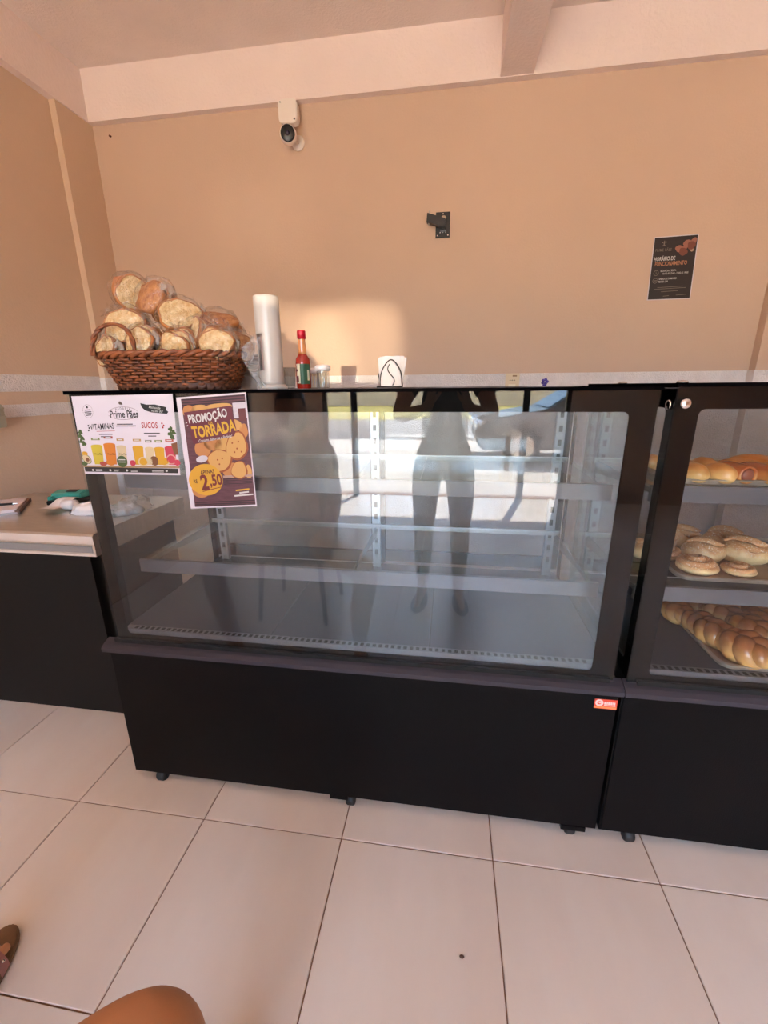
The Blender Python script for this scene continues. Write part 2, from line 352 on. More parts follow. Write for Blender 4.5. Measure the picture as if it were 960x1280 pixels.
# ------------------------------------------------------------------ refrigerated display cases
def make_case(label, second=False):
    dz = .006 if second else 0
    xa = .484 if second else -1.043            # left end of the base
    W = 1.518; xb = xa+W
    root = thing('display_case', label, 'display case', (xa+W/2, 1.36, 0), 0, 'display cases')
    ox, oy = xa+W/2, 1.36
    def m_(): return MB()
    def put(mb, name, mat, parent=None, **k):
        T = Matrix.Translation((-ox, -oy, 0)); mb.v = [tuple(T @ Vector(v)) for v in mb.v]
        return mb.build(name, mat, parent or root, **k)
    put(m_().box(xa, xb, 1.052, 1.70, .042, .535), 'body', BLACK)
    put(m_().box(xa+.004, xb-.004, 1.047, 1.053, .048, .525), 'front_panel', BLACK, bevel=.001)
    put(m_().box(xa+.70, xa+.76, 1.046, 1.06, .034, .05), 'foot_bracket', BLACK); put(m_().box(xb-.10, xb-.03, 1.046, 1.06, .030, .046), 'foot_bracket', BLACK)
    lp = [(1.024,.535),(1.062,.535),(1.062,.566),(1.036,.556),(1.024,.548)]
    put(m_().prism(lp, xa-.003, xb+.003, 'x'), 'ledge', LEDGE)
    put(m_().box(xa+.03, xb-.03, 1.045, 1.062, .556, .572), 'gasket', DARK)
    for cx in (xa+.09, xa+.765, xb-.07):
        for cy in (1.068, 1.62):
            c = put(m_().box(cx-.012, cx+.012, cy-.012, cy+.012, .03, .043), 'caster', RUBBER)
            put(m_().lathe([(.004,-.014),(.019,-.014),(.022,-.009),(.022,.009),(.019,.014),(.004,.014)], 16, Matrix.Translation((cx,cy,.022))@Matrix.Rotation(PI/2,4,'Y')), 'wheel', RUBBER, c, smooth=True)
    ga, gb = (.489, xb-.02) if second else (-1.003, .456)
    zt = 1.312+dz; zb = .556
    fg = put(m_().box(ga, gb, 1.046, 1.0535, zb, zt), 'front_glass', GLASS)
    put(m_().box(ga-.005, gb+.003, 1.0425, 1.0458, zt-.003, zt+.005), 'edge_trim', FRIT); put(m_().box(ga-.0055, ga-.0042, 1.0425, 1.671, zt-.004, zt+.005), 'edge_trim', FRIT)
    il, ir = (.052, .06) if second else (.036, .056)
    out = rrect(ga, gb, zb, zt, .002); inn = rrect(ga+il, gb-ir, zb+.031, zt-.05, .014)
    put(m_().ring(out, inn, 1.0538, 1.0558), 'glass_border', FRIT, fg)
    if not second: put(m_().box(ga+.03, gb-.05, 1.0562, 1.0566, zb+.028, zt-.046), 'dust_smears', SMEAR, fg)
    for s, x in ((-1, ga+.002), (1, gb-.009)):
        sg = put(m_().box(x, x+.007, 1.058, 1.66, zb, zt-.002), 'side_glass', GLASS, label=None)
        o2 = rrect(1.058, 1.66, zb, zt-.002, .002); i2 = rrect(1.108, 1.62, zb+.04, zt-.05, .014)
        bx = x+.0072 if s < 0 else x-.0012
        put(m_().ring(o2, i2, bx, bx+.001, 'x'), 'glass_border', FRIT, sg)
    tp = put(m_().box(ga-.004, gb+.002, 1.044, 1.67, zt, zt+.004), 'top_glass', GLASS)
    put(m_().ring(rrect(ga-.005, gb+.003, 1.043, 1.671, .002), rrect(ga+.05, gb-.05, 1.09, 1.62, .01), zt-.001 if 0 else zt+.0041, zt+.005, 'z'), 'glass_border', FRIT, tp)
    # deck in three panels, slotted strips along its front and rear
    for k in range(3):
        a = ga+.012+(gb-ga-.024)*k/3; e = ga+.012+(gb-ga-.024)*(k+1)/3
        put(m_().box(a+.002, e-.002, 1.085, 1.50, .586, .600), 'deck_panel', STEELD)
    vf = put(m_().box(ga+.02, gb-.02, 1.060, 1.083, .586, .602), 'front_vent_strip', RAIL)
    b = m_()
    x = ga+.05
    while x < gb-.06: b.box(x, x+.010, 1.064, 1.078, .6021, .6026); x += .018
    put(b, 'vent_slots', DARK, vf, kind='stuff')
    vr = put(m_().box(ga+.02, gb-.02, 1.502, 1.66, .586, .604), 'rear_vent_strip', STEELD)
    b = m_(); x = ga+.2
    while x < gb-.3: b.box(x, x+.012, 1.51, 1.57, .6041, .6046); x += .021
    put(b, 'vent_slots', DARK, vr, kind='stuff')
    # sliding back doors
    for k, (a, e, y) in enumerate(((ga+.01, (ga+gb)/2+.03, 1.664), ((ga+gb)/2-.03, gb-.01, 1.682))):
        d = put(m_().ring(rrect(a, e, .61, zt-.03, .004), rrect(a+.045, e-.045, .66, zt-.075, .006), y-.007, y+.007), 'back_door', FRIT)
        put(m_().box(a+.04, e-.04, y-.002, y+.002, .655, zt-.07), 'pane', SMOKE, d)
        hx = a+.07 if k == 0 else e-.07
        put(m_().box(hx-.008, hx+.008, y+.007, y+.02, .9, 1.02), 'handle', STEEL, d)
    # slotted uprights
    for ux in (ga+.06, -.275 if not second else (ga+gb)/2, gb-.06):
        u = put(m_().box(ux-.016, ux+.016, 1.625, 1.645, .604, zt-.04), 'upright', M('dull_upright_metal', (168, 170, 174), .45, 1))
        b = m_(); z = .66
        while z < zt-.07: b.box(ux-.006, ux+.006, 1.6235, 1.625, z, z+.022); z += .05
        put(b, 'upright_slots', DARK, u, kind='stuff')
    # two shelves
    ra, rb = (ga+.03, gb-.03)
    for z in (1.066, .787):
        sh = put(m_().box(ra, rb, 1.160, 1.172, z-.036, z+.006).box(ra, rb, 1.172, 1.185, z-.004, z-.002), 'shelf', RAIL)
        mid = (ra+rb)/2+.2 if not second else (ra+rb)/2
        for a, e in ((ra+.004, mid-.002), (mid+.002, rb-.004)):
            put(m_().box(a, e, 1.174, 1.61, z-.002, z+.004), 'pane', GLASS2, sh)
        for bx in (ra+.01, -.275 if not second else mid, rb-.01):
            put(m_().prism([(1.172, z-.006),(1.625, z-.006),(1.625, z-.05),(1.3, z-.022),(1.172, z-.018)], bx-.002, bx+.002, 'x'), 'bracket', RAIL, sh)
        put(m_().box(ra, rb, 1.607, 1.616, z-.012, z+.006), 'rear_rail', STEEL, sh)
    if second:
        for p, ax in (((.507, 1.0455, 1.280), 'y'), ((.4895, 1.079, 1.276), 'x'), ((.5, 1.06, zt+.005), 'z'), ((.5, 1.40, zt+.005), 'z')):
            R_ = Matrix.Rotation(PI/2, 4, 'X') if ax == 'y' else (Matrix.Rotation(-PI/2, 4, 'Y') if ax == 'x' else Matrix())
            put(m_().lathe([(.002,0),(.0115,0),(.0115,.002),(.009,.0045),(.002,.0055)], 20, Matrix.Translation(p)@R_), 'glass_bolt', CHROME, smooth=True)
    else:
        st = put(m_().box(.416, .474, 1.0462, 1.047, .476, .506), 'maker_sticker', M('red_sticker', (226, 74, 52), .5))
        b = m_().ring([(.4285+.0105*cos(a*PI/12), .4945+.0105*sin(a*PI/12)) for a in range(24)], [(.4285+.0055*cos(a*PI/12), .4945+.0055*sin(a*PI/12)) for a in range(24)], 1.0456, 1.0462)
        b.box(.427,.434,1.0456,1.0462,.493,.496)
        xx = .441
        for wd in (.006,.004,.006,.005,.003,.005): b.box(xx, xx+wd-.001, 1.0456, 1.0462, .4905, .4985); xx += wd
        b.box(.441, .470, 1.0456, 1.0462, .486, .4885)
        put(b, 'sticker_lettering', M('pale_pink_print', (250, 205, 200), .5), st)
        put(m_().box(.417, .473, 1.0456, 1.0462, .4775, .4835), 'sticker_band', M('orange_print', (250, 140, 80), .5), st)
    return root
make_case('empty black refrigerated display case with two posters on its glass')
make_case('black refrigerated display case full of bread at the right edge', True)

# ------------------------------------------------------------------ posters: flat print on a bilinear sheet
def text_mesh(s, size, bold=0.0, sx=1.0, shear=0.0, spacing=1.0):
    cu = bpy.data.curves.new('t', 'FONT'); cu.body = s; cu.size = size; cu.offset = bold; cu.resolution_u = 3
    cu.align_x = 'CENTER'; cu.align_y = 'CENTER'; cu.shear = shear; cu.space_character = spacing
    ob = bpy.data.objects.new('t', cu); me = bpy.data.meshes.new_from_object(ob)
    vs = [(v.co.x*sx, v.co.y) for v in me.vertices]; fs = [tuple(p.vertices) for p in me.polygons]
    bpy.data.objects.remove(ob); bpy.data.curves.remove(cu); bpy.data.meshes.remove(me)
    return vs, fs
class Sheet:
    """corners TL,TR,BR,BL in world; print coordinates u right 0..1, v down 0..1 (x scaled by aspect in helpers)"""
    def __init__(s, root, tl, tr, br, bl, wave=None):
        s.c = [Vector(p) for p in (tl, tr, br, bl)]; s.root = root; s.o = root.location.copy(); s.layers = {}; s.wave = wave
        s.n = (s.c[3]-s.c[0]).cross(s.c[1]-s.c[0]).normalized()
        if s.n.y > 0: s.n = -s.n
        s.asp = (s.c[1]-s.c[0]).length/(s.c[3]-s.c[0]).length
    def at(s, u, v, h):
        p = (s.c[0]*(1-u)+s.c[1]*u)*(1-v)+(s.c[3]*(1-u)+s.c[2]*u)*v
        if s.wave: h = h+s.wave(u, v)
        return p+s.n*h-s.o
    def L(s, key, h):
        if (key, h) not in s.layers: s.layers[(key, h)] = (MB(), h)
        return s.layers[(key, h)]
    def poly(s, key, h, pts):
        mb, hh = s.L(key, h); n = len(pts); mb.add([s.at(u, v, hh) for u, v in pts], [tuple(range(n))]); return s
    def grid(s, key, h, u0, v0, u1, v1, nu=8, nv=8):
        mb, hh = s.L(key, h)
        mb.add([s.at(u0+(u1-u0)*i/nu, v0+(v1-v0)*j/nv, hh) for j in range(nv+1) for i in range(nu+1)],
               [(j*(nu+1)+i, j*(nu+1)+i+1, (j+1)*(nu+1)+i+1, (j+1)*(nu+1)+i) for j in range(nv) for i in range(nu)]); return s
    def ell(s, key, h, u, v, ru, rv, rot=0, n=20, wob=0):
        pts = []
        for k in range(n):
            a = 2*PI*k/n; q = 1+wob*sin(3*a+u*40)+wob*.6*sin(5*a+v*60)
            x, y = ru*cos(a)*q, rv*sin(a)*q
            x *= s.asp; x, y = x*cos(rot)-y*sin(rot), x*sin(rot)+y*cos(rot)
            pts.append((u+x/s.asp, v+y))
        return s.poly(key, h, pts)
    def text(s, key, h, t, u, v, size, bold=0., sx=.8, rot=0., shear=0., spacing=1., arc=0.):
        vs, fs = text_mesh(t, 1.0, bold, sx, shear, spacing); mb, hh = s.L(key, h); pts = []
        for x, y in vs:
            x *= size; y *= size
            y2 = y - arc*x*x
            X = x*cos(rot)-y2*sin(rot); Y = x*sin(rot)+y2*cos(rot)
            pts.append(s.at(u+X/s.asp, v-Y, hh))
        mb.add(pts, fs); return s
    def finish(s, names):
        for (key, _), (mb, h) in sorted(s.layers.items(), key=lambda t: t[0][1]):
            nm, mat = names[key]; mb.build(nm, mat, s.root, kind=None if key == 'paper' else 'stuff')
def P_(n, c, k=.60):       # ink on office paper, a little duller than the paper white
    return M(n, tuple(255*((1.055*(lin(c)[i]*k)**(1/2.4)-.055)) for i in range(3)), .6)
def menu_poster():
    r = thing('menu_poster', 'white juice menu poster hanging on the left of the case glass', 'poster', (-.85, 1.040, 1.2), group='posters on the case glass')
    wave = None
    s = Sheet(r, (-.984,1.0405,1.304), (-.694,1.0405,1.308), (-.700,1.034,1.100), (-.984,1.0335,1.098), wave)
    s.grid('paper', 0, 0, 0, 1, 1, 12, 12)
    k = 'black'; h = .0004
    s.text(k, h, 'PADARIA', .50, .165, .042, .0, .9, spacing=1.5, arc=1.2)
    s.text(k, h, 'Prime Pães', .505, .235, .122, .02, .74)
    for a in (-1, 1):
        for q in range(10):
            x0 = -.15+.03*q; f_ = lambda x: a*.068*math.sqrt(max(0, 1-(x/.155)**2))
            s.poly('brown', h, [(.50+x0, .225-f_(x0)*(1.25 if a > 0 else 1.05)), (.50+x0+.03, .225-f_(x0+.03)*(1.25 if a > 0 else 1.05)), (.50+x0+.03, .229-f_(x0+.03)*(1.25 if a > 0 else 1.05)), (.50+x0, .229-f_(x0)*(1.25 if a > 0 else 1.05))])
    s.ell('brown', h, .482, .095, .016, .02, .6); s.ell('brown', h, .497, .108, .008, .012, -.4)
    s.text(k, h, 'VITAMINAS', .265, .385, .100, .014, .66, rot=.04, spacing=1.06)
    s.text('red', h, 'SUCOS', .745, .375, .102, .016, .68, rot=-.02, spacing=1.06)
    for q, (u, v) in enumerate(((.125,.37),(.13,.40),(.12,.43),(.87,.35),(.885,.375),(.875,.40))): s.ell(k if q < 3 else 'red', h, u, v, .008, .012)
    for u0, u1, v in ((.2,.39,.44),): s.poly('red', h, [(u0,v),(u1,v-.005),(u1,v),(u0,v+.006)])
    for u0, u1, v in ((.22,.36,.475),(.235,.345,.505),(.68,.84,.465),(.72,.80,.50),(.42,.58,.350),(.41,.61,.372)):
        s.poly(k, h, [(u0,v),(u1,v),(u1,v+.011),(u0,v+.011)])
    # brush stroke with white script
    s.poly(k, h, [(.68,.10),(.74,.12),(.82,.12),(.93,.155),(.925,.19),(.945,.21),(.93,.235),(.85,.225),(.78,.215),(.72,.19),(.69,.15)])
    s.text('white', .0008, 'Mais saúde', .815, .158, .045, .004, .8, rot=-.12, shear=.3); s.text('white', .0008, 'no seu dia!', .835, .20, .045, .004, .8, rot=-.1, shear=.3)
    # round stamp
    for q in range(28):
        a0, a1 = 2*PI*q/28, 2*PI*(q+.6)/28
        s.poly('brown', h, [(.145+.052*cos(a0), .19+.085*sin(a0)), (.145+.052*cos(a1), .19+.085*sin(a1)), (.145+.049*cos(a1), .19+.08*sin(a1)), (.145+.049*cos(a0), .19+.08*sin(a0))])
    s.ell(k, h, .143, .14, .01, .014)
    for v, w in ((.17,.03),(.195,.035),(.215,.035),(.235,.028)): s.poly(k, h, [(.145-w,v),(.145+w,v-.005),(.145+w,v+.006),(.145-w,v+.011)])
    # drinks, chips and fruit along the bottom
    s.poly('wood', h, [(.0,.885),(1,.885),(1,.91),(0,.91)])
    for cx, y0, w, key, ch in ((.175,.60,.06,'yellow','green'),(.31,.58,.062,'orange','redchip'),(.43,.61,.05,'cream','tanchip'),(.60,.615,.055,'amber','tanchip'),(.715,.63,.045,'cream','grey'),(.815,.63,.05,'amber','green'),(.925,.62,.055,'pink','redchip')):
        s.poly(key, .0006, [(cx-w,y0+.03),(cx+w,y0+.03),(cx+w*.8,.87),(cx-w*.8,.87)])
        s.ell(key, .0006, cx, y0+.03, w, .02)
        s.poly(ch, h, [(cx-w*.75,y0-.075),(cx+w*.75,y0-.075),(cx+w*.75,y0-.045),(cx-w*.75,y0-.045)])
        s.poly('white', .0008, [(cx-w*.45,y0-.066),(cx+w*.45,y0-.066),(cx+w*.45,y0-.055),(cx-w*.45,y0-.055)])
        if cx < .5: s.text(k, .001, 'Prime Pães', cx+.01, .735, .035, .002, .7)
    for u, v in ((.03,.45),(.02,.5),(.04,.53),(.025,.57),(.05,.6),(.95,.42),(.975,.46),(.94,.48),(.96,.52)): s.ell('leaf', .0007, u, v, .022, .03, .5, wob=.2)
    s.poly('clay', .0007, [(.94,.6),(1,.58),(1,.74),(.96,.74)])
    s.ell('green', .0009, .05, .80, .055, .055, .7); s.ell('cream', .0011, .05, .80, .047, .045, .7); s.ell('clay', .0013, .058, .81, .02, .025)
    s.ell('leaf', .0009, .42, .83, .055, .075); s.poly('white', .0011, [(.385,.80),(.455,.80),(.455,.812),(.385,.812)]); s.poly('white', .0011, [(.385,.83),(.455,.83),(.455,.842),(.385,.842)])
    for u, v, a, b_, key in ((.30,.84,.05,.045,'orange'),(.22,.86,.04,.03,'redchip'),(.53,.85,.03,.04,'pink'),(.64,.83,.055,.06,'cream'),(.64,.83,.04,.045,'amber'),(.75,.82,.045,.062,'brownfruit'),(.735,.825,.032,.05,'cream'),(.85,.82,.05,.05,'amber'),(.865,.84,.045,.04,'cream'),(.925,.80,.055,.065,'pinkpale'),(.925,.80,.042,.05,'pink'),(.985,.84,.03,.04,'pink'),(.04,.73,.03,.03,'amber'),(.02,.86,.03,.03,'leaf')):
        s.ell(key, .0009 if key not in ('amber','pink') else .0011, u, v, a, b_, wob=.04)
    s.poly('dark', .0015, [(.012,.905),(.985,.915),(.985,.975),(.012,.968)])
    for u0, u1, v in ((.13,.20,.935),(.13,.20,.95),(.32,.38,.937),(.32,.37,.952),(.50,.57,.94),(.50,.57,.955),(.72,.84,.942),(.72,.84,.957)): s.poly('white', .0019, [(u0,v),(u1,v),(u1,v+.007),(u0,v+.007)])
    for u in (.10, .285, .46, .87): s.ell('white', .0019, u, .945, .012, .014)
    col = lambda n, c: ('print', P_(n, c))
    s.finish({'paper': ('sheet', M('poster_paper', (204, 196, 205), .6)), 'black': ('black_lettering', P_('print_black', (40, 36, 36))), 'brown': ('logo_lines', P_('print_brown', (120, 96, 80))),
              'red': ('red_lettering', P_('print_red', (205, 60, 55))), 'white': ('white_lettering', P_('print_white', (245, 242, 240))), 'wood': ('printed_table', P_('print_wood', (196, 158, 116))),
              'yellow': ('yellow_drinks', P_('print_yellow', (240, 214, 70))), 'orange': ('orange_drinks', P_('print_orange', (244, 146, 48))), 'cream': ('cream_shapes', P_('print_cream', (246, 222, 178))),
              'amber': ('amber_drinks', P_('print_amber', (244, 184, 44))), 'pink': ('pink_drinks', P_('print_pink', (226, 70, 96))), 'pinkpale': ('fruit_rind', P_('print_rind', (246, 180, 170))),
              'green': ('green_shapes', P_('print_green', (150, 160, 100))), 'redchip': ('red_chips', P_('print_redchip', (206, 92, 74))), 'tanchip': ('tan_chips', P_('print_tan', (216, 172, 110))), 'grey': ('grey_chips', P_('print_grey', (150, 146, 130))),
              'leaf': ('printed_leaves', P_('print_leaf', (86, 108, 54))), 'clay': ('clay_pot', P_('print_clay', (150, 96, 60))), 'brownfruit': ('brown_fruit', P_('print_brownfruit', (146, 92, 50))), 'dark': ('dark_footer', P_('print_dark', (52, 44, 40)))})
menu_poster()
def promo_poster():
    r = thing('promotion_poster', 'dark red toast promotion poster hanging beside the juice menu on the glass', 'poster', (-.59, 1.036, 1.16), group='posters on the case glass')
    wave = None
    s = Sheet(r, (-.685,1.040,1.299), (-.497,1.0405,1.311), (-.494,1.0355,1.021), (-.684,1.035,1.008), wave)
    s.grid('paper', 0, 0, 0, 1, 1, 10, 16)
    def wavy(key, h, u0, v0, u1, v1): s.grid(key, h, u0, v0, u1, v1, 8, max(2, int(16*(v1-v0))))
    wavy('maroon', .0006, .07, .015, .985, .985)
    for v in (.02, .045, .066, .94, .96, .975): wavy('stripe', .0009, .07, v, .985, v+.009)
    # bread slices, cloth, jar, basket
    for u, v, a, b_, k in ((.16,.12,.09,.05,'bread'),(.32,.105,.13,.03,'bread2'),(.60,.10,.2,.025,'bread2'),(.46,.41,.13,.07,'bread'),(.60,.43,.12,.08,'bread2'),(.80,.27,.10,.05,'bread2'),(.92,.32,.06,.06,'bread'),(.30,.45,.12,.08,'bread'),(.70,.66,.16,.07,'bread'),(.93,.68,.05,.06,'bread2')):
        s.ell(k, .0009, u, v, a, b_, wob=.05)
    wavy('cloth', .0009, .80, .08, .985, .21)
    wavy('jar', .0012, .87, .13, .975, .235)
    for u, v, a, b_, rot in ((.80,.45,.16,.13,.3),(.53,.57,.19,.105,-.2),(.80,.665,.12,.085,.4)):
        s.ell('crust', .0012, u, v, a, b_, rot, wob=.05); s.ell('bread2', .0014, u-.005, v-.004, a*.88, b_*.88, rot, wob=.05)
    for u, v in ((.74,.42),(.83,.41),(.80,.47),(.86,.50),(.76,.50),(.50,.56),(.57,.55),(.52,.60)): s.ell('crust', .0016, u, v, .012, .008)
    s.ell('cloth', .0012, .27, .545, .09, .03, -.15)
    for v in (.735,.75,.765,.78): wavy('stripe', .0012, .55, v, .97, v+.006)
    wavy('clothline', .0012, .55, .705, .985, .725)
    s.poly('maroon2', .0018, [(.09,.13),(.78,.10),(.79,.21),(.12,.26)]); s.poly('maroon2', .0018, [(.14,.25),(.80,.21),(.82,.305),(.78,.36),(.18,.41),(.155,.36)])
    s.text('white', .0024, 'PROMOÇÃO', .43, .185, .098, .03, .66, rot=.10, arc=-.25)
    s.text('yellow', .0024, 'DA', .46, .235, .035, .012, .8, rot=.08)
    s.text('yellow', .0024, 'TORRADA', .495, .300, .135, .035, .64, rot=.10, arc=-.25)
    s.text('white', .0024, 'Crocante, Saborosa e Perfeita!', .50, .372, .036, .004, .72, rot=.09, shear=.35)
    for u, v in ((.11,.22),(.12,.245),(.835,.11),(.85,.14),(.84,.165)): s.ell('white', .0024, u, v, .014, .004, -.4)
    s.ell('badge', .0022, .29, .735, .255, .145, n=32, wob=.012)
    s.ell('bread', .002, .20, .82, .14, .08)
    s.text('print', .0028, 'APENAS', .33, .665, .052, .018, .72, rot=.07)
    s.text('print', .0028, 'R$', .135, .745, .048, .01, .7, rot=.05)
    s.text('price', .0028, '2', .27, .765, .19, .035, .80, rot=.07); s.text('price', .0028, ',50', .44, .745, .14, .028, .72, rot=.07)
    s.poly('price', .0028, [(.22,.838),(.53,.802),(.53,.808),(.23,.844)])
    s.text('yellow', .0024, 'pacote com', .80, .845, .03, .004, .8, rot=.02) if False else None
    for u0, u1, v, k in ((.72,.92,.838,'yellow'),(.77,.91,.863,'white'),(.69,.97,.888,'white')): s.poly(k, .0024, [(u0,v),(u1,v-.008),(u1,v+.006),(u0,v+.014)])
    s.finish({'paper': ('sheet', MATS['poster_paper']), 'maroon': ('printed_ground', M('print_maroon', (96, 56, 66), .6, var=.35, vs=30, stretch=(1, 1, 6))), 'maroon2': ('title_ground', P_('print_wine', (124, 52, 66))), 'stripe': ('dark_stripes', P_('print_stripe', (62, 40, 46))),
              'bread': ('printed_toast', P_('print_toast', (222, 150, 88))), 'bread2': ('printed_crumb', P_('print_crumb', (240, 184, 108))), 'crust': ('printed_crust', P_('print_crust', (176, 92, 46))), 'cloth': ('printed_cloth', P_('print_cloth', (232, 224, 236))), 'jar': ('printed_jar', P_('print_jar', (120, 56, 58))),
              'clothline': ('printed_basket_rim', P_('print_rim', (206, 170, 160))), 'white': ('white_lettering', MATS['print_white']), 'yellow': ('yellow_lettering', P_('print_gold', (246, 190, 56))), 'badge': ('price_badge', P_('print_badge', (248, 186, 56))), 'print': ('dark_lettering', P_('print_choc', (90, 46, 40))), 'price': ('price_figures', P_('print_price', (140, 50, 48)))})
promo_poster()
def hours_poster():
    r = thing('opening_hours_poster', 'small dark opening hours poster stuck high on the peach back wall', 'poster', (1.125, 2.699, 1.9))
    s = Sheet(r, (1.019,2.6985,2.041), (1.225,2.6985,2.046), (1.236,2.6985,1.750), (1.028,2.6985,1.749))
    s.grid('paper', 0, -.012, -.008, 1.012, 1.008, 2, 2); s.grid('dark', .0005, .01, .006, .99, .994, 2, 2)
    h = .001
    s.ell('grey', h, .24, .10, .014, .045); s.ell('grey', h, .20, .085, .02, .008, .7); s.ell('grey', h, .28, .085, .02, .008, -.7); s.ell('grey', h, .24, .135, .045, .008)
    s.text('grey', h, 'PRIME PÃES', .24, .205, .062, .01, .75, spacing=1.15)
    s.text('white', h, 'HORÁRIO DE', .29, .345, .088, .025, .66); s.text('orange', h, 'FUNCIONAMENTO', .45, .425, .092, .02, .66)
    for v in (.565, .69):
        for a in range(16):
            a0, a1 = a*PI/8, (a+1)*PI/8
            s.poly('grey', h, [(.13+.062*cos(a0), v+.044*sin(a0)), (.13+.062*cos(a1), v+.044*sin(a1)), (.13+.052*cos(a1), v+.036*sin(a1)), (.13+.052*cos(a0), v+.036*sin(a0))])
    s.poly('grey', h, [(.126,.54),(.134,.54),(.134,.575),(.126,.575)]); s.poly('grey', h, [(.13,.566),(.16,.575),(.16,.58),(.13,.574)]); s.poly('grey', h, [(.09,.682),(.17,.682),(.17,.695),(.09,.695)])
    s.text('white', h, 'SEGUNDA A SEXTA', .41, .537, .042, .008, .7); s.text('white', h, '06H30 ÀS 12H00 - 15H00 ÀS 19H00', .585, .582, .042, .003, .66)
    s.text('white', h, 'SÁBADO E DOMINGO', .42, .665, .042, .008, .7); s.text('white', h, '06H30-12H', .32, .71, .046, .008, .7)
    for u0, u1, v in ((.2,.8,.80),(.13,.87,.825),(.3,.7,.87),(.36,.5,.945),(.66,.9,.935)): s.poly('grey', h, [(u0,v),(u1,v-.008),(u1,v),(u0,v+.007)])
    for u, v, a, b_, k in ((.60,.20,.09,.055,'b1'),(.70,.25,.10,.06,'b2'),(.78,.13,.10,.06,'b1'),(.87,.16,.09,.065,'b2'),(.92,.09,.06,.05,'b1'),(.73,.19,.05,.03,'b1'),(.89,.23,.05,.025,'b3')): s.ell(k, .0013 if k == 'b2' else .0011, u, v, a, b_, .4, wob=.07)
    s.finish({'paper': ('sheet', MATS['poster_paper']), 'dark': ('printed_ground', P_('print_espresso', (58, 44, 40))), 'grey': ('grey_print', P_('print_warmgrey', (150, 136, 124))), 'white': ('white_lettering', MATS['print_white']), 'orange': ('orange_lettering', P_('print_peach', (226, 150, 106))),
              'b1': ('printed_bread', P_('print_bread_a', (196, 126, 104))), 'b2': ('printed_bread_shadow', P_('print_bread_b', (150, 84, 66))), 'b3': ('printed_ear', P_('print_bread_c', (206, 176, 150)))})
hours_poster()

